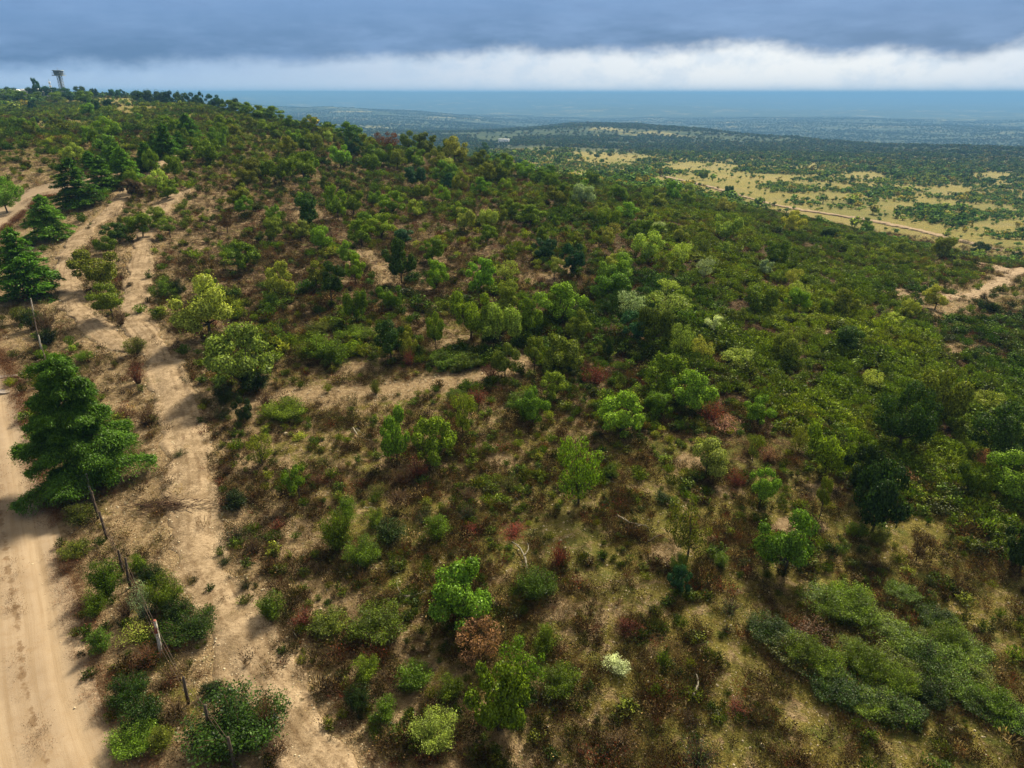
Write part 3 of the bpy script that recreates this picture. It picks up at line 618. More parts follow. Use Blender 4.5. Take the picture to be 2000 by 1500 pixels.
# ---------------------------------------------------------------- trees read off the photo: x, base y, height, width, tone, variant, label
TREES = [
 (408, 662, 122, 118, 'pale', 0, 'broad pale green oak on a thin trunk right of the stony track'),
 (478, 762, 128, 138, 'pale', 3, 'widest pale green oak, low and bushy, left of the grassy path'),
 (222, 622, 72, 82, 'olive', 5, 'olive green oak with bent trunk between the two stony tracks'),
 (198, 562, 66, 88, 'olive', 4, 'wide olive green oak just beyond the bent trunk oak'),
 (226, 476, 38, 46, 'dark', 1, None), (210, 498, 34, 40, 'green', 0, None),
 (602, 450, 64, 52, 'dark', 7, 'lone dark round topped oak on brown litter high on the slope'),
 (660, 430, 60, 42, 'green', 1, None), (552, 590, 80, 60, 'gold', 3, 'yellowish round crowned oak left of the dark leaning oak'),
 (648, 596, 86, 62, 'dark', 5, 'dark green oak leaning on a thin bare trunk over pale soil'),
 (697, 636, 70, 44, 'green', 2, None), (785, 552, 78, 54, 'dark', 1, 'tall dark green oak standing over bare ground mid slope'),
 (766, 705, 82, 68, 'deep', 0, 'very dark round oak with bare trunk above a red stemmed bush'),
 (797, 702, 62, 46, 'olive', 4, None), (852, 682, 74, 38, 'green', 0, 'slim green oak with twin stems on brown litter'),
 (920, 662, 92, 74, 'green', 4, 'upright green oak with dark trunk left of the twin round oaks'), (978, 677, 85, 80, 'pale', 2, None),
 (1030, 655, 76, 62, 'green', 1, None), (986, 742, 72, 54, 'olive', 0, 'small oak with straight trunk at the end of the grassy path'),
 (1043, 728, 70, 50, 'olive', 5, 'olive oak on a bare trunk over the red tufts'), (1094, 732, 78, 86, 'olive', 3, None),
 (1094, 632, 82, 96, 'bright', 3, 'large bright green oak spreading above the middle of the slope'), (1122, 672, 66, 58, 'olive', 1, None),
 (1182, 622, 50, 44, 'dark', 8, None), (1118, 536, 54, 42, 'blue', 6, 'compact bluish dark oak beside a patch of bare pinkish soil'),
 (1062, 508, 38, 44, 'blue', 6, None), (1262, 507, 48, 52, 'pale', 6, None), (938, 574, 72, 62, 'bright', 1, 'bright green oak with pale lichen streaks mid slope'),
 (987, 552, 40, 44, 'gold', 8, None), (846, 512, 42, 44, 'green', 1, None), (853, 566, 60, 48, 'green', 3, None), (694, 552, 48, 36, 'green', 1, None),
 (762, 606, 48, 46, 'green', 4, None), (627, 490, 42, 40, 'bright', 2, None), (1196, 590, 58, 74, 'bright', 7, None), (1232, 622, 52, 60, 'silver', 9, None),
 (1300, 632, 62, 84, 'pale', 9, None), (1240, 668, 60, 60, 'blue', 6, 'dark bluish oak with a white bare stem leaning at its foot'), (1276, 682, 84, 66, 'olive', 2, None),
 (1186, 700, 38, 20, 'deep', 0, 'tiny slim dark tree in front of the reddish bush'), (1437, 638, 36, 36, 'olive', 6, None), (1300, 778, 90, 96, 'green', 3, None), (1352, 806, 86, 92, 'bright', 1, None),
 (1370, 706, 50, 46, 'gold', 8, None), (1212, 852, 86, 98, 'bright', 3, 'broad dome of bright green oak on the brown lower slope'), (1828, 832, 104, 88, 'olive', 2, 'olive oak with a pale rim behind the stone pine'),
 (1610, 932, 104, 82, 'green', 4, 'green oak on a thin trunk above the dark two part tree'), (1684, 968, 104, 78, 'deep', 1, None), (1700, 1046, 136, 108, 'deep', 2, 'large dark heart shaped oak standing over stony grass'),
 (1600, 1012, 82, 36, 'olive', 5, 'narrow oak with two bare stems left of the dark heart shaped oak'), (1484, 992, 80, 58, 'bright', 5, 'small bright oak with thin bare stems on the brown slope'), (1530, 1120, 122, 110, 'bright', 0, 'glossy bright green oak over dry yellow grass'),
 (1340, 1096, 108, 88, 'olive', 8, 'thin greyish olive oak leaning beside a fallen branch'), (1130, 988, 126, 90, 'green', 9, 'airy dark green oak with thin trunk in the middle of the dry slope'),
 (1380, 930, 68, 80, 'pale', 7, 'round pale green oak left of the red bush'), (775, 905, 104, 66, 'bright', 4, 'bright green oak on a pale bent trunk, left of two'), (848, 908, 96, 96, 'green', 3, 'bushy green oak, right of two that touch'),
 (905, 852, 86, 52, 'olive', 9, None), (586, 978, 68, 54, 'green', 5, 'small oak with thin bare stems beside the stony track'), (905, 1222, 118, 130, 'bright', 3, 'broad speckled green oak at the foot of the narrow grass trail'),
 (935, 1300, 78, 92, 'pink', 9, 'sparse oak with dry pinkish leaves at the centre of the thicket'), (975, 1425, 140, 128, 'green', 1, 'dark green oak with pale sprigs nearest in the thicket'),
 (1022, 1345, 90, 90, 'green', 8, None), (1962, 975, 92, 104, 'bright', 0, None), (1892, 970, 72, 60, 'green', 4, None), (1990, 1120, 110, 70, 'deep', 1, None), (478, 828, 54, 38, 'deep', 0, None), (512, 908, 58, 52, 'olive', 9, None),
 (1325, 1160, 58, 44, 'blue', 3, None), (1790, 1095, 60, 44, 'brown', 9, 'bare dark sapling alone in the stony yellow grass'),
 # the upper slope and the ridge
 (455, 222, 24, 40, 'bright', 3, None), (478, 226, 24, 30, 'bright', 1, None), (530, 236, 26, 46, 'bright', 3, 'bright green domed tree on the ridge skyline'), (502, 232, 24, 30, 'green', 1, None), (572, 250, 22, 30, 'bright', 1, None),
 (604, 258, 30, 26, 'green', 0, None), (650, 264, 22, 28, 'green', 1, None), (683, 276, 34, 42, 'bright', 3, None), (640, 276, 24, 28, 'olive', 2, None), (600, 280, 26, 26, 'green', 1, None), (576, 284, 28, 30, 'green', 4, None),
 (546, 272, 26, 30, 'green', 1, None), (518, 260, 24, 28, 'green', 0, None), (490, 255, 24, 30, 'olive', 3, None), (462, 262, 28, 36, 'green', 1, None), (432, 258, 30, 36, 'green', 3, None),
 (565, 308, 38, 34, 'olive', 3, None), (602, 300, 30, 28, 'green', 1, None), (690, 306, 36, 32, 'blue', 6, None), (716, 300, 34, 34, 'olive', 1, None), (762, 296, 34, 38, 'rust', 8, 'brownish thin tree among the green ridge trees'), (735, 292, 30, 22, 'rust', 8, None),
 (800, 296, 36, 34, 'green', 0, None), (838, 302, 38, 42, 'olive', 1, None), (890, 318, 46, 48, 'gold', 0, 'tall yellow green tree highest on the right end of the ridge'), (868, 310, 34, 34, 'green', 1, None), (944, 312, 32, 32, 'dark', 0, None),
 (745, 326, 40, 42, 'green', 4, None), (775, 332, 36, 36, 'olive', 2, None), (817, 330, 38, 46, 'green', 1, None), (852, 332, 36, 36, 'olive', 0, None), (812, 366, 36, 36, 'blue', 2, None), (870, 356, 38, 46, 'bright', 3, None),
 (899, 378, 38, 28, 'olive', 0, None), (875, 372, 30, 30, 'blue', 1, None), (950, 360, 38, 40, 'olive', 1, None), (976, 362, 36, 36, 'olive', 4, None), (1000, 342, 34, 38, 'bright', 1, None), (1025, 350, 32, 36, 'bright', 0, None),
 (1052, 362, 30, 34, 'green', 1, None), (1078, 372, 30, 30, 'green', 2, None), (985, 330, 28, 32, 'green', 3, None), (1068, 350, 26, 32, 'bright', 1, None),
 (767, 420, 42, 50, 'green', 3, None), (815, 426, 32, 32, 'pale', 1, None), (865, 398, 32, 28, 'green', 0, None), (826, 392, 28, 26, 'olive', 2, None), (908, 452, 40, 40, 'pale', 4, None), (955, 446, 32, 32, 'pale', 2, None),
 (745, 465, 42, 60, 'green', 3, None), (1035, 442, 36, 50, 'green', 1, None), (1000, 425, 32, 40, 'green', 3, None), (900, 425, 28, 34, 'green', 1, None), (790, 478, 28, 44, 'blue', 7, None),
 (345, 352, 44, 34, 'green', 2, None), (298, 342, 46, 26, 'green', 0, 'slim tree with bare trunk at the edge of the upper track'), (262, 378, 42, 26, 'green', 2, None), (330, 390, 36, 38, 'green', 1, None),
 (280, 465, 44, 50, 'green', 7, None), (310, 445, 36, 40, 'olive', 7, None), (260, 388, 34, 40, 'brown', 7, None),
 (485, 370, 36, 36, 'olive', 7, None), (472, 405, 34, 40, 'olive', 7, None), (520, 350, 32, 38, 'green', 7, None), (535, 470, 42, 40, 'olive', 7, None), (445, 455, 40, 30, 'brown', 8, None),
 (1110, 395, 34, 38, 'green', 1, None), (1140, 385, 30, 34, 'bright', 3, None), (1205, 395, 30, 34, 'green', 7, None), (1225, 430, 32, 40, 'bright', 3, None), (1190, 470, 32, 34, 'gold', 8, None), (1330, 520, 40, 34, 'pale', 9, None),
 (1375, 545, 36, 30, 'silver', 9, None), (1620, 470, 24, 34, 'dark', 7, None), (1660, 480, 22, 26, 'green', 7, None), (1910, 498, 24, 30, 'dark', 6, 'round dark tree beside the pale field in the valley'), (1982, 508, 16, 18, 'deep', 6, None),
 (1655, 690, 54, 70, 'dark', 7, 'dark green mound shaped oak in the dense scrub on the right'), (1740, 640, 26, 34, 'pale', 8, None), (1550, 560, 30, 30, 'gold', 9, None), (1560, 590, 36, 40, 'pale', 8, None),
 (1610, 620, 34, 30, 'green', 7, None), (1700, 770, 46, 40, 'pale', 9, None), (1920, 815, 50, 60, 'gold', 9, None), (1480, 830, 56, 60, 'bright', 3, None), (1440, 720, 36, 60, 'pale', 9, None),
 (1330, 700, 66, 50, 'pale', 9, None), (1285, 815, 50, 60, 'green', 7, None), (1680, 905, 60, 50, 'green', 3, None), (1560, 880, 44, 40, 'olive', 9, None), (1470, 900, 54, 36, 'olive', 9, None), (1040, 830, 70, 60, 'bright', 3, None), (1080, 780, 56, 60, 'olive', 3, None),
]
TN = ('trunk', 'crown')
VAR = OAKS + SPARSE
px = hit([t[0] for t in TREES], [t[1] for t in TREES])
taken = []
for t, P in zip(TREES, px):
    u, v, h, w, tone, vi, lab = t; a, b = ppm(P); kf = 1.14 if math.hypot(P[0], P[1]) > 55 else 1.; hh = h/b*.95*kf; ww = w/a*kf
    if math.hypot(P[0], P[1]) > 700: continue
    plant('oak_tree', VAR[vi], P, min(hh, 9), min(ww, 9), tone, 'tree', TN, 'scattered oaks on the hillside', lab); taken.append((P[0], P[1], ww*.4))
CED = [(168, 950, 276, 156, 9, 'big spreading cedar beside the dirt road, nearest of the conifers'), (58, 582, 152, 128, 1, 'dense cedar between road and stony track, second along the road'),
       (98, 468, 100, 84, 2, 'dark cedar beyond the second roadside cedar'), (155, 405, 108, 96, 0, 'wide cedar where the road bends, with pale road behind'), (204, 372, 76, 66, 1, None),
       (248, 358, 80, 62, 2, None), (288, 334, 64, 54, 0, None), (328, 312, 80, 62, 1, 'tallest dark cedar beside the upper end of the track'), (368, 275, 60, 50, 2, None), (225, 330, 50, 45, 0, None), (180, 330, 40, 44, 2, None), (352, 300, 48, 40, 0, None),
       (305, 300, 44, 40, 1, None)]
cp_ = hit([t[0] for t in CED], [t[1] for t in CED])
for t, P in zip(CED, cp_):
    a, b = ppm(P); ms = BIGCEDAR if t[4] == 9 else CEDARS[t[4]]
    plant('cedar_tree', ms, P, t[2]/b*.9, t[3]/a*1.15, 'cedar', 'conifer', TN, 'cedars along the road', t[5]); taken.append((P[0], P[1], 1.5))
PN = [(1757, 884, 130, 112, 0, 'dark', 'round dark stone pine on the right, with darker underside'), (1960, 905, 116, 134, 1, 'dark', 'widest stone pine, behind the bright oak on the right'), (16, 418, 78, 66, 0, 'bright', 'bright green dome shaped pine beyond the cedars at the road')]
for t, P in zip(PN, hit([t[0] for t in PN], [t[1] for t in PN])):
    a, b = ppm(P); plant('pine_tree', PINES[t[4]], P, t[2]/b*.93, t[3]/a, t[5], 'conifer', TN, None, t[6]); taken.append((P[0], P[1], 2))
# skyline trees beside the tower: x, top y, bottom y, width, distance
for u, vt, vb, w, r, tone, lab in [(22, 171, 181, 21, 430, 'blue', None), (58, 171, 179, 14, 430, 'blue', None), (95, 169, 180, 22, 430, 'blue', 'flat topped dark tree just left of the lattice tower'), (82, 172, 180, 10, 440, 'blue', None),
        (126, 172, 184, 22, 400, 'blue', None), (157, 169, 180, 22, 400, 'dark', 'flat topped dark tree just right of the lattice tower'), (183, 173, 181, 10, 420, 'blue', None), (167, 178, 199, 32, 300, 'green', 'spreading round tree with visible trunk on the yellow hilltop field'),
        (216, 178, 187, 9, 400, 'blue', None), (225, 175, 188, 15, 400, 'blue', 'clump topped tree standing alone on the hilltop skyline'), (236, 175, 187, 12, 405, 'blue', None), (276, 178, 192, 30, 330, 'dark', None),
        (298, 177, 190, 22, 330, 'dark', None), (318, 181, 192, 24, 320, 'dark', None), (336, 179, 193, 26, 310, 'blue', None), (356, 181, 195, 22, 300, 'dark', None), (376, 182, 197, 22, 285, 'blue', None),
        (392, 180, 195, 14, 290, 'blue', None), (417, 185, 202, 22, 260, 'blue', None), (432, 194, 206, 14, 250, 'dark', None), (458, 193, 208, 16, 240, 'dark', None), (8, 174, 190, 26, 380, 'green', None), (40, 178, 192, 30, 370, 'green', None),
        (75, 180, 194, 26, 360, 'green', None), (110, 180, 194, 24, 360, 'green', None), (140, 182, 194, 22, 360, 'blue', None)]:
    d = pix_dir(u, vb); t = r/math.hypot(d[0], d[1]); x, y = d[0]*t, d[1]*t; z = float(ground(x, y)); 
    dt = pix_dir(u, vt); top = CAMZ+dt[2]/math.hypot(dt[0], dt[1])*r; h = max(3., top-z)
    plant('oak_tree', OAKS[R.randrange(8)], (x, y, z), h, w/1333*r*1.12, tone, 'tree', TN, 'trees along the hilltop skyline', lab); taken.append((x, y, 1))

# more trees where the photo shows them thick on the ground
TT = ['34443000000000000000', '44455555542000000000', '11223333344444200000', '00111112222333322110', '00001011111122222110', '00000000000111111100']
cand = []
for ri, row in enumerate(TT):
    for ci, ch in enumerate(row):
        for k in range(int(ch)): cand.append((ci*100+R.uniform(0, 100), 150+ri*100+R.uniform(0, 100)))
H = hit([q[0] for q in cand], [q[1] for q in cand]); n_auto = 0
for P in H:
    r = math.hypot(P[0], P[1])
    if r > 420 or len([1 for t in THINGS if t[6] == 'tree']) > 298: continue
    if any((P[0]-a)**2+(P[1]-b)**2 < (c_+.9+r*.004)**2 for a, b, c_ in taken): continue
    if track_d(P[:1], P[1:2])[0] < .6: continue
    h = R.uniform(1.9, 3.6)*(1 if r > 90 else .75); w = h*R.uniform(.85, 1.25)
    right = P[0]/max(P[1], 1) > .1 and r < 140
    tone = R.choice(['green', 'olive', 'bright', 'green', 'pale'] if not right else ['green', 'pale', 'bright', 'gold', 'olive', 'silver'])
    if r > 230: tone = R.choice(['green', 'blue', 'dark', 'olive'])
    plant('oak_tree', VAR[R.randrange(10) if right else R.randrange(8)], P, h, w, tone, 'tree', TN, 'scattered oaks on the hillside'); taken.append((P[0], P[1], w*.4)); n_auto += 1

# ---------------------------------------------------------------- bushes read off the photo: x, base y, height, width, tone, kind
SN = ('stem', 'foliage')
BUSH = [(160, 1040, 54, 62, 'olive', 0, 'round olive bush at the foot of the big cedar'), (150, 1100, 46, 60, 'olive', 1, None), (212, 1175, 80, 60, 'green', 1, None), (190, 1215, 60, 50, 'green', 0, None), (202, 1290, 60, 54, 'bright', 0, 'bright green bush beside the road left of the dry grass'),
 (270, 1130, 44, 40, 'green', 0, None), (326, 1205, 80, 62, 'green', 3, None), (300, 1160, 60, 46, 'deep', 1, None), (372, 1262, 66, 88, 'dark', 3, 'dark bush behind the red tipped pole'), (350, 1225, 56, 56, 'dark', 1, None),
 (258, 1390, 70, 66, 'dark', 3, None), (285, 1440, 80, 80, 'dark', 1, None), (262, 1490, 76, 80, 'bright', 3, None), (320, 1480, 60, 60, 'olive', 0, None), (470, 1495, 132, 160, 'dark', 3, 'largest dark bush, nearest beside the stony track'), (420, 1480, 70, 70, 'dark', 1, None), (540, 1500, 60, 70, 'brown', 5, None),
 (415, 1375, 44, 50, 'deep', 0, None), (66, 650, 44, 46, 'deep', 0, None), (92, 655, 50, 48, 'brown', 5, None), (45, 635, 36, 40, 'olive', 2, None), (95, 680, 40, 40, 'deep', 1, None),
 (535, 1222, 62, 62, 'green', 0, None), (595, 1232, 46, 54, 'red', 5, 'reddish dry bush between two green bushes by the track'), (642, 1252, 60, 78, 'olive', 1, None), (740, 1258, 74, 96, 'green', 3, None), (710, 1120, 66, 60, 'bright', 3, 'compact bright bush in the group left of the grass trail'),
 (662, 1090, 90, 60, 'green', 1, None), (680, 1030, 56, 50, 'green', 4, None), (762, 1072, 56, 66, 'deep', 1, None), (732, 1040, 44, 44, 'green', 0, None), (856, 1068, 58, 60, 'green', 0, None), (1048, 1180, 66, 66, 'bright', 3, 'round bright green bush alone on pale stony soil'),
 (1062, 1295, 70, 62, 'green', 4, None), (1095, 1368, 66, 70, 'green', 3, None), (1018, 1395, 60, 60, 'dark', 1, None), (880, 1380, 60, 60, 'green', 0, None), (810, 1360, 64, 70, 'green', 1, None), (716, 1340, 58, 60, 'green', 0, None), (700, 1400, 60, 50, 'deep', 1, None), (755, 1425, 60, 60, 'green', 4, None),
 (1202, 1328, 46, 60, 'silver', 2, 'silvery pale bush on the dark brown slope'), (988, 1385, 50, 46, 'silver', 4, None), (1325, 1130, 50, 36, 'bright', 4, None), (1760, 1180, 40, 54, 'green', 3, None), (1715, 1070, 40, 50, 'olive', 0, None), (1670, 1060, 40, 46, 'green', 2, None),
 (1578, 1265, 44, 84, 'rust', 6, 'rust brown dead mound at the head of the dark thicket'), (1440, 1412, 40, 60, 'red', 5, None), (1350, 1430, 40, 50, 'brown', 5, None), (1390, 838, 58, 54, 'red', 5, 'dark red bush among green scrub'), (1410, 852, 40, 60, 'pink', 6, None), (1162, 760, 46, 56, 'red', 6, 'red bush with orange tip beside pale grass'), (1140, 735, 34, 34, 'rust', 5, None),
 (1437, 962, 46, 42, 'red', 5, None), (1190, 668, 34, 50, 'rust', 6, None), (800, 722, 44, 24, 'red', 5, 'red stemmed bush under the very dark oak'), (818, 945, 52, 48, 'red', 5, 'crimson twiggy bush below the two touching oaks'), (790, 958, 44, 50, 'rust', 5, None), (930, 800, 40, 50, 'red', 5, None), (890, 812, 40, 40, 'rust', 6, None),
 (1000, 1060, 36, 60, 'red', 6, None), (1090, 1120, 66, 44, 'red', 5, None), (1225, 1252, 44, 50, 'red', 6, None), (1500, 910, 40, 44, 'pink', 6, None), (1760, 955, 40, 50, 'pink', 6, None), (1925, 930, 50, 46, 'pink', 6, None), (520, 800, 40, 40, 'brown', 5, None),
 (556, 832, 50, 74, 'green', 3, None), (626, 712, 56, 70, 'green', 1, None), (660, 722, 50, 60, 'green', 0, None), (600, 712, 44, 50, 'olive', 1, None), (690, 668, 30, 60, 'green', 3, None), (720, 672, 30, 50, 'green', 3, None), (875, 722, 34, 60, 'green', 3, None), (908, 724, 34, 56, 'green', 3, None), (735, 775, 32, 30, 'olive', 2, None),
 (1026, 820, 54, 56, 'bright', 3, None), (500, 775, 50, 60, 'deep', 1, None), (440, 800, 44, 50, 'deep', 0, None), (620, 660, 30, 50, 'olive', 1, None), (530, 610, 34, 60, 'bright', 4, None), (320, 590, 40, 46, 'bright', 4, 'bright green bush at the right edge of the upper stony track'), (345, 580, 36, 36, 'deep', 1, None),
 (270, 755, 50, 36, 'red', 5, 'tall reddish brush at the left edge of the stony track'), (238, 640, 40, 30, 'brown', 5, None), (265, 700, 40, 50, 'olive', 2, None), (290, 840, 50, 60, 'brown', 5, None), (960, 745, 36, 40, 'red', 5, None), (460, 1075, 50, 66, 'deep', 5, None), (440, 1110, 30, 40, 'deep', 5, None), (352, 898, 22, 36, 'deep', 5, 'small dark tuft in the middle of the stony track'),
 (500, 1090, 44, 40, 'brown', 5, None), (480, 1160, 36, 36, 'deep', 5, None), (1600, 890, 34, 60, 'gold', 6, None), (850, 556, 34, 22, 'gold', 5, 'tuft of straw yellow grass between green oaks'), (282, 1222, 84, 40, 'silver', 6, 'white flecked bare bush beside the fence'), (400, 1470, 36, 24, 'silver', 6, None),
 (270, 1270, 60, 70, 'gold', 5, 'mound of dry yellow grass along the fence'), (290, 1320, 60, 66, 'rust', 5, None), (345, 1420, 60, 66, 'brown', 5, None), (248, 1215, 50, 50, 'brown', 5, None), (130, 1130, 34, 44, 'brown', 5, None), (525, 1440, 80, 50, 'rust', 5, 'twiggy reddish bush behind the largest dark bush'),
]
for seg, n in (([(1505, 1270), (1560, 1310), (1600, 1350), (1660, 1385), (1720, 1415), (1770, 1420)], 17), ([(1600, 1210), (1670, 1220), (1740, 1265), (1790, 1310), (1850, 1360), (1920, 1405), (1995, 1440)], 20), ([(1820, 1250), (1850, 1290), (1890, 1330)], 7), ([(1640, 1300), (1720, 1340), (1790, 1380)], 6)):
    sp_px = spline(np.array(seg, float), 8)
    for k in range(n):
        q = sp_px[int(k*(len(sp_px)-1)/(n-1))]; BUSH.append((q[0]+R.uniform(-22, 22), q[1]+R.uniform(-14, 14), R.uniform(44, 66), R.uniform(60, 84), R.choice(['green', 'green', 'dark', 'olive']), 3, None))
kinds = SHRUBS + DRY[:2]
_dep = lambda v: sin(PITCH - math.atan((750-v)/1333))
BUSH = [(t[0], t[1]-.42*t[3]*_dep(t[1]), t[2], t[3], t[4], t[5], t[6]) for t in BUSH]
for t, P in zip(BUSH, hit([t[0] for t in BUSH], [t[1] for t in BUSH])):
    u, v, h, w, tone, ki, lab = t; a, b = ppm(P); h = math.sqrt(max(h*h-(w*_dep(v))**2, (.5*h)**2))
    plant('shrub', kinds[ki], P, h/b, w/a, tone, 'shrub', SN, 'shrubs of the slope', lab); taken.append((P[0], P[1], w/a*.4))
nb = len([1 for t in THINGS if t[6] == 'shrub'])
cand = [(R.uniform(0, 2000), R.uniform(520, 1500)) for k in range(900)]; H = hit([q[0] for q in cand], [q[1] for q in cand])
sc = cover(H[:, 0], H[:, 1], H[:, 2]); tdh = track_d(H[:, 0], H[:, 1])
for k, (q, P) in enumerate(zip(cand, H)):
    if nb >= 225: break
    if tdh[k] < .3 or any((P[0]-a)**2+(P[1]-b)**2 < (c_+.5)**2 for a, b, c_ in taken): continue
    gg, bb_ = sc[2][k], sc[3][k]
    if fbm(P[0]/5, P[1]/5, 3) < .50: continue
    green = R.random() < gg/(gg+.55*bb_+.01)
    tone = R.choice(['green', 'olive', 'green', 'deep', 'bright', 'pale']) if green else R.choice(['brown', 'brown', 'rust', 'olive', 'deep', 'red'])
    h = R.uniform(.4, .85); w = h*R.uniform(1.1, 1.8)
    plant('shrub', kinds[R.randrange(5)] if green else DRY[R.randrange(3)], P, h, w, tone, 'shrub', SN, 'shrubs of the slope'); taken.append((P[0], P[1], w*.35)); nb += 1

# ---------------------------------------------------------------- countless growth: one object each, instanced on points
def scatter(name, variants, X, Y, Z, scl, idx, tint, label, sxy=None):
    coll = bpy.data.collections.new(name+'_kinds')
    for k, me in enumerate(variants): coll.objects.link(bpy.data.objects.new(f'{name}_kind_{k:02d}', me))
    me = bpy.data.meshes.new(name); n = len(X); me.vertices.add(n); me.vertices.foreach_set('co', np.stack([X, Y, Z], 1).astype(np.float32).ravel())
    rot = np.stack([rng.normal(0, .08, n), rng.normal(0, .08, n), rng.uniform(0, 6.28, n)], 1)
    sv = np.stack([scl*(sxy if sxy is not None else 1), scl*(sxy if sxy is not None else 1), scl], 1)
    for nm, ty, dt, key in (('rot', 'FLOAT_VECTOR', rot, 'vector'), ('scl', 'FLOAT_VECTOR', sv, 'vector'), ('tint', 'FLOAT_COLOR', np.c_[tint, np.ones(n)], 'color')):
        a = me.attributes.new(nm, ty, 'POINT'); a.data.foreach_set(key, dt.astype(np.float32).ravel())
    a = me.attributes.new('pick', 'INT', 'POINT'); a.data.foreach_set('value', idx.astype(np.int32))
    o = bpy.data.objects.new(name, me); S.collection.objects.link(o)
    ng = bpy.data.node_groups.new(name, 'GeometryNodeTree')
    ng.interface.new_socket('Geometry', in_out='INPUT', socket_type='NodeSocketGeometry'); ng.interface.new_socket('Geometry', in_out='OUTPUT', socket_type='NodeSocketGeometry')
    gi = ng.nodes.new('NodeGroupInput'); gout = ng.nodes.new('NodeGroupOutput'); ip = ng.nodes.new('GeometryNodeInstanceOnPoints'); ci = ng.nodes.new('GeometryNodeCollectionInfo')
    ci.inputs['Collection'].default_value = coll; ci.inputs['Separate Children'].default_value = True; ci.inputs['Reset Children'].default_value = True
    def na2(nm, ty): q = ng.nodes.new('GeometryNodeInputNamedAttribute'); q.data_type = ty; q.inputs[0].default_value = nm; return q.outputs[0]
    ip.inputs['Pick Instance'].default_value = True
    ng.links.new(gi.outputs[0], ip.inputs['Points']); ng.links.new(ci.outputs[0], ip.inputs['Instance']); ng.links.new(na2('pick', 'INT'), ip.inputs['Instance Index'])
    ng.links.new(na2('rot', 'FLOAT_VECTOR'), ip.inputs['Rotation']); ng.links.new(na2('scl', 'FLOAT_VECTOR'), ip.inputs['Scale']); ng.links.new(ip.outputs[0], gout.inputs[0])
    md = o.modifiers.new('scatter', 'NODES'); md.node_group = ng
    tag(o, label, name.replace('_', ' '), kind='stuff'); return o
def spots(n, r1, r2, amax=50, power=0.):
    """random places, evenly spread over the ground between two distances (power>0 thins the far ones)"""
    q = rng.random(n); p = 2-power
    r = (r1**p+q*(r2**p-r1**p))**(1/p); a = np.radians(rng.uniform(-amax, amax, n)); return r*np.sin(a), r*np.cos(a)
def tuft(seed, n, ls, wide, aspect, up=1.2):
    r_ = np.random.default_rng(seed); mb = MB(); a = r_.uniform(0, 2*pi, n); q = r_.random(n)**.6; t = r_.uniform(.15, 1., n)**.8
    D = np.stack([np.cos(a)*q*wide, np.sin(a)*q*wide, (1-.4*q*q)*np.ones(n)], 1); C = D*t[:, None]*np.array([1, 1, .95])
    U = D+r_.normal(0, .25, (n, 3)); N = np.cross(U, r_.normal(size=(n, 3)))
    mb.leaves(C, N, ls*r_.uniform(.6, 1.3, n), aspect, np.clip(.5+r_.normal(0, .22, n), 0, 1), U); return mb
SCR = [tuft(100+k, 420, .050, .55, 3.0).mesh('scrub', LEAFI) for k in range(4)]
SCR += [(lambda tb_mb: tb_mb[1].mesh('scrub', LEAFI))(shrub(110+k, stems=16, nl=480, ls=.058, rad=.5)) for k in range(4)]
TWG = [tuft(120+k, 90, .022, .7, 14., 1.5).mesh('dry', LEAFI) for k in range(3)] + [tuft(125+k, 130, .05, .75, 2.2).mesh('dry', LEAFI) for k in range(3)]
# green scrub
x, y = spots(300000, 9, 480, 52, .8); x2, y2 = spots(22000, 9, 50, 52, 0); x = np.r_[x, x2]; y = np.r_[y, y2]; z = ground(x, y); aa = np.arctan2(x, y); m = (np.hypot(x, y) < 200) | (aa < 0); x, y, z = x[m], y[m], z[m]; cv_ = cover(x, y, z); tdd = track_d(x, y)
clump = np.clip((fbm(x/3.1, y/3.1, 3)-.5)*5+.5, 0, 1); gap = np.clip((fbm(x/1.7+40, y/2.2, 3)-.36)*6, .12, 1)
keep = (rng.random(len(x)) < np.clip(cv_[2]**1.5*1.35*(.08+1.25*clump*(1-cv_[2])+cv_[2]), 0, 1)*np.where(np.hypot(x, y) < 150, gap, 1)) & (tdd > rng.choice([.2, -.2, -.9], len(x), p=[.6, .25, .15]))
x, y, z = x[keep], y[keep], z[keep]; gd = cv_[2][keep]; r = np.hypot(x, y); n = len(x); print('green scrub', n)
hump = fbm(x/2.6+40, y/3.1, 2); sz = np.clip(.55+(r-18)/70, .55, 1)*np.where(r < 160, .55+1.05*hump, 1)*np.minimum(rng.uniform(.28, .72, n)*(.8+.35*gd)*(1+r/260)*np.where(r > 150, rng.choice([1., 1.3, 2.0], n, p=[.5, .35, .15]), 1), np.where(r > 300, 1.3, np.where((r > 90) & (np.arctan2(x, y) > -.45), .95, 1.6)))
base = np.array([(.072, .110, .008), (.045, .080, .006), (.110, .130, .012), (.038, .046, .007), (.060, .040, .013), (.12, .15, .018)])
ti = base[rng.choice(6, n, p=[.28, .30, .13, .16, .09, .04])]*rng.uniform(.7, 1.3, (n, 1))
u_, v_, _f = proj(np.stack([x, y, z], 1)); lush = np.clip((gd-.6)*3, 0, 1)[:, None]
ti = ti*(1-lush*.6)+np.array([.110, .150, .008])*lush*.6; big_n = (fbm(x/14, y/14, 3)-.5)[:, None]; ti = ti*(1+big_n*np.array([1.8, 1.3, .5]))
ti = ti*np.clip(.62+(r-20)/50, .62, 1)[:, None]*np.where((r > 55) & (np.arctan2(x, y) < .12) & (r < 200), .97, 1)[:, None]*(.55+.9*fbm(x/1.9+9, y/1.9, 3))[:, None]
scatter('undergrowth', SCR, x, y, z-.02, sz, rng.integers(0, 8, n), ti, 'dense low green rockrose scrub covering the slope between the oaks', sxy=rng.uniform(.9, 1.7, n))
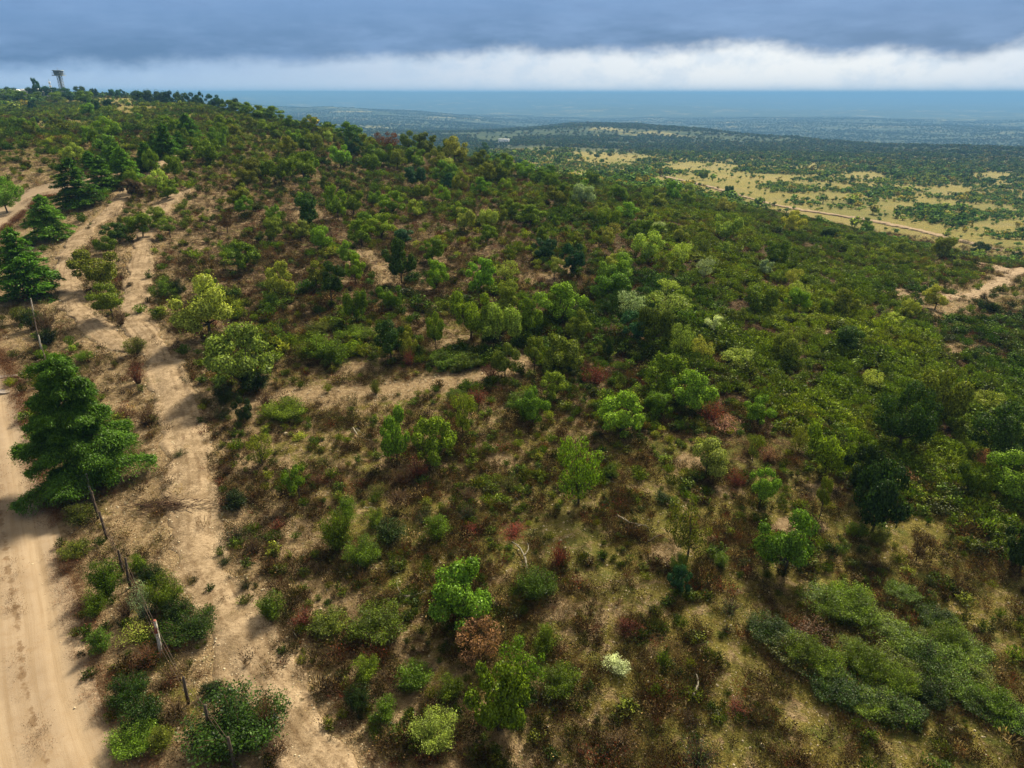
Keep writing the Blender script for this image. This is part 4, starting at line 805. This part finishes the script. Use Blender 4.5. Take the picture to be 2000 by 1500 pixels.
# brown dry scrub
x, y = spots(230000, 8.5, 200, 52, .85); x2, y2 = spots(210000, 8.5, 66, 52, .5); x = np.r_[x, x2]; y = np.r_[y, y2]; fine = np.r_[np.zeros(230000, bool), np.ones(210000, bool)]; z = ground(x, y); cv_ = cover(x, y, z); tdd = track_d(x, y)
clump = np.clip((.5*fbm(x/2.3+7, y/2.3, 3)+.5*fbm(x/.8, y/.8+5, 2)-.5)*6+.5, 0, 1)
keep = (rng.random(len(x)) < np.clip(cv_[3]*(.08+.80*clump), 0, 1)) & ((tdd > rng.choice([.1, -.3, -1.2], len(x), p=[.66, .24, .10])) & (seg_dist(x, y, road_c) > 1.9))
x, y, z = x[keep], y[keep], z[keep]; r = np.hypot(x, y); n = len(x); print('dry scrub', n)
base = np.array([(.040, .024, .010), (.022, .012, .006), (.085, .050, .022), (.034, .036, .009), (.085, .022, .012), (.24, .17, .08)])
ti = base[rng.choice(6, n, p=[.28, .25, .14, .19, .07, .07])]*rng.uniform(.6, 1.3, (n, 1))
scatter('dry_scrub', TWG, x, y, z-.02, np.where(fine[keep], rng.uniform(.10, .26, n), rng.uniform(.18, .52, n))*(1+r/170), rng.integers(0, 6, n), ti, 'brown dead rockrose stems and dry tufts littering the slope', sxy=rng.uniform(.8, 1.5, n))
# grass tufts, also thin on the tracks and along the road edge and middle
x, y = spots(150000, 8.5, 120, 52, 1.0); z = ground(x, y); cv_ = cover(x, y, z); tdd = track_d(x, y); rd = seg_dist(x, y, road_c); 
re = (np.abs(rd-1.85) < .3+.35*fbm(x/2, y/2, 3))
keep = (rng.random(len(x)) < np.where(tdd > 0, np.where(re, .9, cv_[1]*.75+.12), np.where(rd < 4, 0, .06))) & ~((rd < 3.2) & (tdd < -.5))
cen = (rd < .26) & (rng.random(len(x)) < .95*np.clip((fbm(x/1.5, y/1.5, 3)-.40)*6, 0, 1)); keep |= cen
x, y, z = x[keep], y[keep], z[keep]; cen = cen[keep]; re = re[keep]
Tn = np.gradient(road_c, axis=0); Tn /= np.linalg.norm(Tn, axis=1, keepdims=True); Nn = np.stack([Tn[:, 1], -Tn[:, 0]], 1)
k = rng.integers(0, min(len(road_c), 420), 9000); of = 1.66+np.abs(rng.normal(0, .30, 9000))*np.where(rng.random(9000) < .35, -.8, 1)
ex = road_c[k, 0]+Nn[k, 0]*of; ey = road_c[k, 1]+Nn[k, 1]*of; m = fbm(ex/1.1, ey/1.1, 3) > .40; ex, ey = ex[m], ey[m]
x = np.r_[x, ex]; y = np.r_[y, ey]; z = np.r_[z, ground(ex, ey)+.03]; cen = np.r_[cen, np.zeros(len(ex), bool)]; re = np.r_[re, np.ones(len(ex), bool)]
r = np.hypot(x, y); n = len(x); print('grass', n)
base = np.array([(.20, .165, .055), (.13, .125, .030), (.10, .065, .03), (.085, .115, .022), (.28, .22, .10)])
ti = base[rng.choice(5, n, p=[.3, .28, .2, .14, .08])]*rng.uniform(.6, 1.2, (n, 1)); ti[re] = np.array([.085, .036, .018])*rng.uniform(.5, 1.6, (int(re.sum()), 1)); ti[cen] = np.array([.10, .05, .025])*rng.uniform(.6, 1.4, (int(cen.sum()), 1))
GRS = [tuft(140+k, 40, .02, .8, 9.).mesh('grass', LEAFI) for k in range(3)]
scatter('grass', GRS, x, y, z+np.where(cen, .06, 0), rng.uniform(.10, .28, n)*(1+r/90), rng.integers(0, 3, n), ti, 'short dry yellow grass and weeds growing on the stony soil', sxy=rng.uniform(1., 1.8, n))
# loose pale stones
sm = Mat('pale_stone'); sm.bsdf(sm.mix(sm.noise(20, 3), (.36, .28, .17), (.66, .56, .40)), .85, .3)
def stone(seed, k=6, m=5):
    r_ = np.random.default_rng(seed); mb = MB(); th = np.linspace(0, pi, m+1); ph = np.arange(k)*2*pi/k
    V = np.array([[sin(t)*cos(p), sin(t)*sin(p), cos(t)*.6] for t in th for p in ph])*(1+r_.uniform(-.22, .22, ((m+1)*k, 1)))
    V[:k] = V[:k].mean(0); V[-k:] = V[-k:].mean(0)
    i = np.arange(m)[:, None]*k; j = np.arange(k)[None]; mb.add(V*.5, np.stack([i+j, i+k+j, i+k+(j+1) % k, i+(j+1) % k], -1).reshape(-1, 4)); return mb
STN = [stone(200+k).mesh('stone', sm.m) for k in range(4)]
x, y = spots(260000, 8.5, 120, 50, 1.0); cv_ = cover(x, y); tdd = track_d(x, y); rd = seg_dist(x, y, road_c)
keep = rng.random(len(x)) < np.where(rd < 2.4, .01, np.where(tdd < .5, .5, .12+.35*np.maximum(cv_[0], cv_[1]))*(1-.96*np.clip(cv_[2]*1.3, 0, 1)))
x, y = x[keep], y[keep]; n = len(x); r = np.hypot(x, y); print('stones', n)
scatter('gravel', STN, x, y, ground(x, y)+.01+np.where(tdd[keep] < .3, .05, 0), np.minimum(rng.lognormal(-3.3, .45, n), .10)*(1+r/60)*.72, rng.integers(0, 4, n), np.ones((n, 3)), 'small pale stones strewn over tracks and bare soil')
# far woodland: valley trees beyond counting
def blobtree(seed, n=110, ls=.17):
    r_ = np.random.default_rng(seed); mb = MB(); lc = r_.normal(0, .2, (6, 3))*np.array([1, 1, .5])+np.array([0, 0, .58])
    k = r_.integers(0, 6, n); d = sphere_pts(n); d[:, 2] = d[:, 2]*.8+.1
    C = lc[k]+d*.26*r_.uniform(.7, 1.1, (n, 1)); mb.leaves(C, d+r_.normal(0, .4, d.shape), ls, 1.3); mb.tube([(0, 0, -.1), (0, 0, .5)], [.04, .03], 4, .1); return mb
FAR = [blobtree(300+k).mesh('far_tree', LEAFI) for k in range(5)]
x, y = spots(200000, 170, 4200, 50, 1.25); x2, y2 = spots(240000, 150, 620, 50, .8); m = np.arctan2(x2, y2) > -.02; xs2 = m.sum(); x = np.r_[x, x2[m]]; y = np.r_[y, y2[m]]; smallf = np.r_[np.zeros(200000, bool), np.ones(xs2, bool)]; z = ground(x, y); r = np.hypot(x, y); aa = np.arctan2(x, y)
n_ = fbm(x/60+3, y/34, 4); u_, v_, _f = proj(np.stack([x, y, z], 1)); fd = blob(FIELD, u_, v_)*(r < 1500); wv = np.clip((n_-.47)*9, 0, 1)*(1-fd); wf = np.clip((fbm(x/170, y/120, 4)-.36)*8, .06, 1)
pr = np.where(r < 420, .03+.42*wv, np.where(r < 700, .25+.7*wf, .1+.9*wf))
pr = np.where((aa < .02) & (r < 300), .10, pr); pr = np.where((aa < -.25) & (r < 520), pr*.12, pr)
pr = np.where(smallf, .02+.38*np.clip((fbm(x/22, y/12, 3)-.47)*7, 0, 1), pr); pr = pr*(1-np.where(smallf, .95, .96)*np.clip(fd*1.6, 0, 1)); smk = smallf; keep = rng.random(len(x)) < pr; x, y, z, r = x[keep], y[keep], z[keep], r[keep]; n = len(x); print('far trees', n)
base = np.array([(.030, .055, .014), (.020, .045, .014), (.050, .070, .018), (.075, .070, .020)]); nearf = np.clip((800-r)/500, 0, 1)[:, None]; ti = (1+1.5*nearf*np.array([1.15, 1., .5]))*base[rng.choice(4, n, p=[.35, .35, .2, .1])]*rng.uniform(.7, 1.3, (n, 1))
big = (rng.random(n) < np.where(r < 420, .3, .8)) & ~smk[keep]
scatter('woodland', FAR, x, y, z, np.where(big, rng.uniform(2.0, 3.4, n)*np.clip(.6+r/1200, 1, 1.4), rng.uniform(.6, 1.6, n)), rng.integers(0, 5, n), ti, 'hazy dark woodland and scrub covering the far valleys', sxy=rng.uniform(1., 1.5, n))

# ---------------------------------------------------------------- fallen branches, brush pile, big stones
def branch(pts_px, rad, label, mat=DEAD, lift=.12, forks=()):
    p = hit(*zip(*pts_px)); p[:, 2] += lift; q = spline(p, 5); q[:, 2] += np.array([R.uniform(-.03, .06) for _ in q]); b = MB(); o0 = q[0].copy(); o0[2] -= lift
    rad *= .68; b.tube(q-o0, np.linspace(rad, rad*.35, len(q)))
    for f in forks:
        fp = hit(*zip(*f)); fp[:, 2] += lift*1.3; fq = spline(fp, 4); b.tube(fq-o0, np.linspace(rad*.6, rad*.2, len(fq)), 4)
    o = b.obj('fallen_branch', mat, smooth=True); o.location = o0; tag(o, label, 'branch', 'dead branches on the slope')
branch([(1030, 1118), (1024, 1092), (1012, 1072), (1000, 1064)], .07, 'forked pale dead branch lying above the round bright green bush', forks=[[(1024, 1092), (1032, 1078), (1030, 1066)]])
branch([(780, 1172), (805, 1170), (832, 1162)], .06, 'grey fallen branch left of the broad speckled green oak', forks=[[(785, 1170), (776, 1150), (778, 1135)], [(800, 1170), (790, 1178)]])
branch([(1205, 1012), (1228, 1026), (1250, 1030), (1268, 1036)], .07, 'long grey fallen branch left of the thin leaning olive oak', forks=[[(1228, 1026), (1215, 1016), (1200, 1016)], [(1250, 1032), (1232, 1038), (1222, 1034)]])
branch([(1262, 1066), (1280, 1055), (1302, 1046)], .05, 'brown broken branch at the foot of the thin leaning olive oak', mat=BARK)
branch([(690, 840), (700, 856), (716, 862), (728, 868)], .06, 'bleached forked branch among red brown tufts left of two touching oaks', forks=[[(696, 842), (708, 852), (722, 864)]])
branch([(1352, 1372), (1361, 1352), (1360, 1334), (1356, 1328)], .06, 'curved pale branch stub upright in the brown scrub', lift=.25)
branch([(1185, 950), (1192, 946), (1204, 948)], .03, 'small white bare twig right of the airy dark green oak', forks=[[(1192, 946), (1186, 942)]])
branch([(710, 998), (722, 996), (738, 1000)], .04, 'short straw coloured branch above the bush group left of the grass trail')
# brush pile across the track
b = MB(); P0 = hit([328], [995])[0]
for k in range(150):
    a = R.uniform(-.5, .5)+(pi if R.random() < .5 else 0); L_ = R.uniform(.3, .9); o0 = np.array([R.gauss(0, .75), R.gauss(0, .22), R.uniform(.02, .28)])
    b.tube([o0, o0+np.array([cos(a)*L_*.5, sin(a)*L_*.5, R.uniform(0, .15)]), o0+np.array([cos(a)*L_, sin(a)*L_, R.uniform(-.05, .1)])], [.014, .010, .004], 4)
o = b.obj('brush_pile', TWIG); o.location = P0; tag(o, 'low pile of dark dead brushwood lying across the stony track', 'brushwood')
for u, v, w, lab in ((1490, 1459, 13, 'flat cream stone in the dark scrub at the bottom'), (1856, 1427, 14, 'blocky pale stone below the dark thicket'), (1868, 1421, 8, 'smaller stone resting beside the blocky pale stone'), (558, 848, 10, 'larger of the pale stones on the grass left of the red tufts'),
                     (583, 853, 6, 'small white stone right of the pale stone pair'), (563, 852, 7, 'flat stone touching the larger pale stone on the grass'), (1730, 1030, 8, 'white stone under the dark heart shaped oak'), (1848, 1083, 9, 'white stone on the yellow grass right of the bare sapling'), (1637, 1050, 6, 'bright white stone left of the dark heart shaped oak'),
                     (1727, 892, 7, 'white slab stone on red soil under the round stone pine'), (1333, 990, 6, 'pale stone among brown tufts above the thin leaning olive oak')):
    P = hit([u], [v])[0]; a, _ = ppm(P); s_ = stone(int(u)+1, 10, 8).obj('stone', sm.m, smooth=True); k = w/a*1.1; s_.location = P+np.array([0, 0, k*.15]); s_.scale = (k, k*.7, k*.75); s_.rotation_euler = (R.uniform(-.2, .2), R.uniform(-.2, .2), R.uniform(0, 6)); tag(s_, lab, 'stone', 'large pale stones')

# ---------------------------------------------------------------- fence between road and track
pst = Mat('weathered_post'); pst.bsdf(pst.mix(pst.noise(12, 4), (.035, .026, .02), (.13, .10, .075)), .9, .15)
pal = Mat('pale_post'); pal.bsdf(pal.mix(pal.mapr(pal.noise(9, 3), .4, .6), (.30, .25, .19), (.60, .56, .48)), .85, .2)
wr = Mat('rusty_wire'); wr.bsdf((.12, .08, .06), .6, .4, metal=.6)
posts = [((60, 583), (67, 626), 1), ((67, 622), (75, 664), 0), ((75, 655), (84, 694), 1), ((168, 925), (179, 972), 1), ((179, 960), (192, 1012), 0), ((194, 1000), (208, 1052), 0),
         ((231, 1075), (240, 1118), 0), ((245, 1090), (254, 1148), 0), ((302, 1213), (315, 1283), 2), ((358, 1322), (368, 1374), 0), ((400, 1377), (412, 1432), 0), ((445, 1440), (458, 1500), 0)]
fe = None; tops = []
for tp, bs, ty in posts:
    B = hit([bs[0]], [bs[1]])[0]
    if fe is None: fe = empty('wire_fence', tuple(B)); tag(fe, 'old wire fence on thin uneven posts between road and track', 'fence'); F0_ = B.copy()
    d = pix_dir(*tp); r = math.hypot(B[0], B[1])*.995; t = r/math.hypot(d[0], d[1]); Tp = np.array([d[0]*t, d[1]*t, CAMZ+d[2]*t])
    b = MB(); m = (B+Tp)/2+np.array([R.uniform(-.02, .02), 0, 0]); rr = .045 if ty != 2 else .055
    b.tube([B-F0_-np.array([0, 0, .15]), m-F0_, Tp-F0_, Tp-F0_+(Tp-m)*.03], [rr, rr*.95, rr*.85, rr*.5])
    o = b.obj('post', pal.m if ty else pst.m, fe, True)
    if ty == 2: o['label'] = 'leaning pale pole with a reddish tip'; b2 = MB(); b2.tube([Tp-F0_-(Tp-B)*.32, Tp-F0_+(Tp-B)*.02], [rr*1.05, rr*.8]); rt = Mat('reddish_bark'); rt.bsdf((.30, .10, .07), .8, .2); b2.obj('tip', rt.m, o)
    tops.append((B.copy(), Tp.copy()))
b = MB()
for (B1, T1), (B2, T2) in zip(tops[:-1], tops[1:]):
    for f in (.35, .65, .92):
        a_ = B1+(T1-B1)*f-F0_; c_ = B2+(T2-B2)*f-F0_; mm = (a_+c_)/2-np.array([0, 0, .012*np.linalg.norm(c_-a_)]); b.tube([a_, mm, c_], .006, 4)
b.obj('wire', wr.m, fe)

# ---------------------------------------------------------------- lookout tower, mast, houses on the hilltop, farm in the valley
stl = Mat('grey_steel'); stl.bsdf(stl.mix(stl.noise(2, 3), (.16, .19, .20), (.27, .30, .31)), .6, .4)
wht = Mat('white_wall'); wht.bsdf(wht.mix(wht.noise(1.5, 4), (.70, .70, .68), (.82, .82, .80)), .9, .2)
til = Mat('clay_tiles'); til.bsdf(til.mix(til.noise(5, 3), (.25, .10, .06), (.36, .17, .10)), .9, .2)
gls = Mat('dark_glass'); gls.bsdf((.03, .04, .05), .15, .5)
rt_ = 430; d = pix_dir(123, 180); t = rt_/math.hypot(d[0], d[1]); tx, ty_ = d[0]*t, d[1]*t; tz = float(ground(tx, ty_))
dt = pix_dir(113, 131); th_ = CAMZ+dt[2]/math.hypot(dt[0], dt[1])*rt_ - tz
tw = empty('lookout_tower', (tx, ty_, tz)); tag(tw, 'tall grey lattice lookout tower with a wide cabin on the hilltop', 'tower'); print('tower h', th_)
hs = th_-3.9; b = MB()
for sx, sy in ((-1, -1), (1, -1), (1, 1), (-1, 1)):
    b2 = MB(); b2.tube([(sx*.95, sy*.95, -.5), (sx*.8, sy*.8, hs)], [.12, .10], 4); b2.obj('leg', stl.m, tw)
lv = np.linspace(0, hs, 8); hw = lambda z: .95-.15*z/hs
for z0, z1 in zip(lv[:-1], lv[1:]):
    a0, a1 = hw(z0), hw(z1)
    for (p, q) in (((-1, -1), (1, -1)), ((1, -1), (1, 1)), ((1, 1), (-1, 1)), ((-1, 1), (-1, -1))):
        b.tube([(p[0]*a0, p[1]*a0, z0), (q[0]*a1, q[1]*a1, z1)], .07, 4); b.tube([(q[0]*a0, q[1]*a0, z0), (p[0]*a1, p[1]*a1, z1)], .07, 4); b.tube([(p[0]*a1, p[1]*a1, z1), (q[0]*a1, q[1]*a1, z1)], .08, 4)
b.obj('bracing', stl.m, tw)
b = MB(); b.box((0, 0, hs/2), (.5, .5, hs)); b.obj('stair_shaft', stl.m, tw)
def frustum(z0, z1, w0, w1):
    b = MB(); V = [(sx*w0, sy*w0, z0) for sx, sy in ((-1, -1), (1, -1), (1, 1), (-1, 1))]+[(sx*w1, sy*w1, z1) for sx, sy in ((-1, -1), (1, -1), (1, 1), (-1, 1))]
    b.add(V, [(0, 3, 2, 1), (4, 5, 6, 7), (0, 1, 5, 4), (1, 2, 6, 5), (2, 3, 7, 6), (3, 0, 4, 7)]); return b
frustum(hs, hs+.3, 2.2, 2.2).obj('platform', stl.m, tw); cb = frustum(hs+.302, hs+2.2, 1.4, 1.65).obj('cabin', stl.m, tw); frustum(hs+2.203, hs+2.5, 2.0, 1.8).obj('roof', stl.m, tw)
b = MB()
for sx, sy in ((0, -1), (0, 1), (1, 0), (-1, 0)): b.box((sx*1.57, sy*1.57, hs+1.45), (2.4 if sy else .12, 2.4 if sx else .12, .8))
b.obj('window_band', gls.m, cb)
b = MB()
for q in np.linspace(-2.1, 2.1, 9):
    for s_ in (-2.1, 2.1): b.tube([(q, s_, hs+.35), (q, s_, hs+1.4)], .03, 4); b.tube([(s_, q, hs+.35), (s_, q, hs+1.4)], .03, 4)
for s_ in (-2.1, 2.1): b.tube([(-2.1, s_, hs+1.4), (2.1, s_, hs+1.4)], .04, 4); b.tube([(s_, -2.1, hs+1.4), (s_, 2.1, hs+1.4)], .04, 4)
b.obj('railing', stl.m, tw); b = MB(); b.tube([(0, 0, hs+2.6), (0, 0, th_)], [.08, .04], 4); b.obj('antenna', stl.m, tw)
# slim radio mast
d = pix_dir(101, 180); t = 450/math.hypot(d[0], d[1]); mx0, my0 = d[0]*t, d[1]*t; mz0 = float(ground(mx0, my0)); dt = pix_dir(97, 154); mh = CAMZ+dt[2]/math.hypot(dt[0], dt[1])*450-mz0
ms_ = empty('radio_mast', (mx0, my0, mz0)); tag(ms_, 'slim radio mast with small antennas left of the lattice tower', 'mast')
b = MB(); b.tube([(0, 0, -.5), (0, 0, mh*.6), (0, 0, mh)], [.22, .16, .06]); b.obj('pole', stl.m, ms_)
for zz in (.62, .80):
    for a in (0, 2.1, 4.2): b = MB(); b.box((cos(a)*.35, sin(a)*.35, mh*zz), (.25, .25, 1.1), a); b.obj('antenna', wht.m, ms_)
def house(name, u, v, r, w, dp, h, rz, roofm, label, cat, nwin=3):
    d = pix_dir(u, v); t = r/math.hypot(d[0], d[1]); x, y = d[0]*t, d[1]*t; z = float(ground(x, y)); e = empty(name, (x, y, z)); e.rotation_euler = (0, 0, rz); tag(e, label, cat, 'white houses on the hilltop' if r < 520 else None)
    b = MB(); b.box((0, 0, h/2-.5), (w, dp, h+1)); wl = b.obj('wall', wht.m, e)
    b = MB(); o_ = .35; zt = h+.003; V = [(-w/2-o_, -dp/2-o_, zt), (w/2+o_, -dp/2-o_, zt), (w/2+o_, dp/2+o_, zt), (-w/2-o_, dp/2+o_, zt), (-w/2-o_, 0, zt+dp*.2), (w/2+o_, 0, zt+dp*.2)]
    b.add(V, [(0, 1, 5, 4), (2, 3, 4, 5), (0, 3, 2, 1), (0, 4, 3, 3), (1, 2, 5, 5)]); rf = b.obj('roof', roofm, e)
    for k in range(nwin):
        b = MB(); b.box((-w/2+(k+.5)*w/nwin, -dp/2-.01, h*.55), (w/nwin*.34, .08, h*.3)); b.obj('window', gls.m, e)
    return e
house('white_house', 18, 182, 440, 9, 6, 3.2, .1, wht.m, 'low white house leftmost on the hilltop behind the trees', 'house'); house('white_house', 41, 182, 445, 7, 6, 3.0, -.1, wht.m, 'small white house second from left on the hilltop', 'house')
house('white_house', 60, 182, 440, 8, 6, 3.2, .2, wht.m, 'white house below the pale tall tree near the tower', 'house'); house('white_house', 78, 182, 438, 9, 6, 3.4, 0, wht.m, 'white house nearest the slim radio mast', 'house')
P = hit([984], [281])[0]; rF = math.hypot(P[0], P[1]); print('farm r', rF)
k_ = rF/1333
house('farm_building', 984, 281, rF, 19*k_, 9*k_, 6*k_*1.2, -.15, wht.m, 'long white farm building alone in the valley beyond the ridge', 'farm building', 4)
house('farm_shed', 969, 283, rF*.99, 9*k_, 5*k_, 3.2*k_, -.15, wht.m, 'low white shed left of the long farm building', 'shed', 2)
plant('poplar_tree', OAKS[3], (pix_dir(72, 180)[0]*430/math.hypot(*pix_dir(72, 180)[:2]), pix_dir(72, 180)[1]*430/math.hypot(*pix_dir(72, 180)[:2]), float(ground(pix_dir(72, 180)[0]*430/math.hypot(*pix_dir(72, 180)[:2]), pix_dir(72, 180)[1]*430/math.hypot(*pix_dir(72, 180)[:2])))), 9, 4.6, 'blue', 'tree', TN, None, 'pale tall ragged tree standing above the white hilltop houses')

# ---------------------------------------------------------------- distant range at the right horizon
b = MB(); aa = np.linspace(radians(14), radians(60), 120); rr_ = np.array([15500, 16300, 17200, 18500, 20000]); hp = np.array([0, .55, 1, .6, 0])
prof = 190*np.exp(-((aa-radians(35.5))/radians(7))**2)+130*np.exp(-((aa-radians(48))/radians(8))**2)+60*np.exp(-((aa-radians(26))/radians(7))**2)
prof = prof*.40*(.85+.3*fbm(aa*40, aa*0, 4))
A2, R2 = np.meshgrid(aa, rr_); Z2 = np.minimum(-60+prof[None]*hp[:, None], 35); V = np.stack([R2*np.sin(A2), R2*np.cos(A2), Z2], -1)
i = np.arange(4)[:, None]*120; j = np.arange(119)[None]; b.add(V, np.stack([i+j, i+120+j, i+121+j, i+1+j], -1).reshape(-1, 4))
hm = Mat('far_hill'); hm.bsdf(hm.mix(hm.noise(.002, 4), (.03, .05, .02), (.10, .09, .05)), .95, .1); o = b.obj('hills', hm.m, smooth=True); o['kind'] = 'structure'

# ---------------------------------------------------------------- haze
b = MB(); b.box((0, 0, (38-300)/2), (52000, 52000, 338)); hz = Mat('haze_air')
pv = nt(hz.t, 'ShaderNodeVolumePrincipled'); pv.inputs['Color'].default_value = (.20, .43, .78, 1); pv.inputs['Density'].default_value = .00026; pv.inputs['Anisotropy'].default_value = 0
hz.link(pv.outputs[0], hz.out.inputs['Volume']); o = b.obj('haze', hz.m); tag(o, kind='stuff'); o.display_type = 'WIRE'

# ---------------------------------------------------------------- a label of its own for every plant
marks = []
for t in THINGS:
    if t[7]: t[0]['label'] = t[7]
LM = [(160, 850, 'the big spreading cedar'), (55, 520, 'the second roadside cedar'), (155, 370, 'the cedar at the road bend'), (328, 275, 'the tallest dark cedar'), (16, 385, 'the bright domed pine'), (408, 600, 'the broad pale oak'), (478, 700, 'the widest pale oak'),
      (602, 420, 'the lone round topped oak'), (648, 555, 'the dark leaning oak'), (785, 515, 'the tall dark oak mid slope'), (766, 665, 'the very dark round oak'), (852, 645, 'the twin stemmed oak'), (1094, 595, 'the large bright spreading oak'), (986, 710, 'the oak ending the grassy path'),
      (780, 850, 'the two touching oaks'), (905, 1160, 'the broad speckled oak'), (1130, 930, 'the airy dark oak'), (1212, 810, 'the bright oak dome'), (1380, 895, 'the round pale oak'), (1530, 1060, 'the glossy bright oak'), (1340, 1040, 'the thin leaning oak'), (1700, 980, 'the dark heart shaped oak'),
      (1610, 880, 'the green oak on a thin trunk'), (1757, 820, 'the round stone pine'), (1960, 850, 'the widest stone pine'), (1655, 665, 'the dark mound oak'), (1118, 510, 'the compact bluish oak'), (1240, 640, 'the white stemmed dark oak'), (1840, 600, 'the bare stony patch'), (1940, 540, 'the curved pale track'),
      (1910, 485, 'the round valley tree'), (890, 295, 'the tall yellow green ridge tree'), (762, 280, 'the brownish ridge tree'), (530, 222, 'the bright domed ridge tree'), (118, 155, 'the lattice tower'), (167, 188, 'the spreading hilltop tree'), (225, 182, 'the lone skyline clump'), (325, 985, 'the brushwood pile'),
      (308, 1250, 'the red tipped pole'), (470, 1440, 'the largest dark bush'), (1048, 1150, 'the round bright bush'), (1575, 1240, 'the rust brown mound'), (1700, 1330, 'the dark thicket'), (945, 1290, 'the pinkish oak'), (1202, 1300, 'the silvery bush'), (1390, 810, 'the dark red bush'), (1162, 735, 'the orange tipped red bush'),
      (1230, 1025, 'the long fallen branch'), (352, 890, 'the dark tuft on the track'), (710, 1090, 'the compact bright bush'), (700, 765, 'the grassy path'), (298, 315, 'the slim trackside tree'), (222, 590, 'the bent trunk oak'), (552, 555, 'the yellowish round oak'), (1790, 1070, 'the bare sapling'), (1490, 1459, 'the flat cream stone'),
      (1856, 1427, 'the blocky pale stone'), (1186, 680, 'the tiny slim dark tree'), (938, 540, 'the lichen streaked oak'), (285, 1190, 'the white flecked bush'), (1360, 1345, 'the curved branch stub'), (780, 1170, 'the grey fallen branch'), (818, 930, 'the crimson twiggy bush'), (850, 545, 'the straw yellow tuft')]
def size_word(t, kind):
    h = t[3]
    if kind == 'tree': return 'tall' if h > 4.2 else 'small' if h < 2.5 else 'medium'
    return 'large' if h > 1.5 else 'low' if h < .75 else 'medium'
NOUN = dict(tree='oak', shrub='bush', conifer='cedar'); used = {}
def rel(du, dv, dist):
    s_ = 'just ' if dist < 55 else '' if dist < 120 else 'well '
    a = abs(du) > .45*abs(dv); b = abs(dv) > .45*abs(du); parts = []
    if b: parts.append('above' if dv < 0 else 'below')
    if a: parts.append('left of' if du < 0 else 'right of')
    return s_+' and '.join(parts)
todo = [t for t in THINGS if not t[7]]
for t in todo:
    vc = t[2]-t[3]*8
    opts = sorted(LM, key=lambda m: math.hypot(t[1]-m[0], (vc-m[1])*1.3))[:3]; lab = None
    for m in opts:
        q = f"{size_word(t, t[6])} {t[5]} {NOUN[t[6]]} {rel(t[1]-m[0], vc-m[1], math.hypot(t[1]-m[0], vc-m[1]))} {m[2]}"
        if q not in used: lab = q; break
    if lab is None:
        q = f"{size_word(t, t[6])} {t[5]} {NOUN[t[6]]} {rel(t[1]-opts[0][0], vc-opts[0][1], math.hypot(t[1]-opts[0][0], vc-opts[0][1]))} {opts[0][2]}"
        cl = used[q]; near = cl[2] < t[2]
        for k in range(6):
            w_ = ['nearer', 'nearest', 'broader', 'narrower', 'shorter', 'taller'][k] if near else ['farther', 'farthest', 'broader', 'narrower', 'shorter', 'taller'][k]
            if w_ == 'broader' and t[4] < cl[4]: continue
            if w_ == 'narrower' and t[4] > cl[4]: continue
            if w_ == 'shorter' and t[3] > cl[3]: continue
            if w_ == 'taller' and t[3] < cl[3]: continue
            if w_+' '+q not in used: lab = w_+' '+q; break
        lab = lab or q
    used.setdefault(lab, t); t[0]['label'] = lab
print('things', len(S.objects), 'trees', len([1 for t in THINGS if t[6] == 'tree']), 'shrubs', nb, 'auto trees', n_auto)
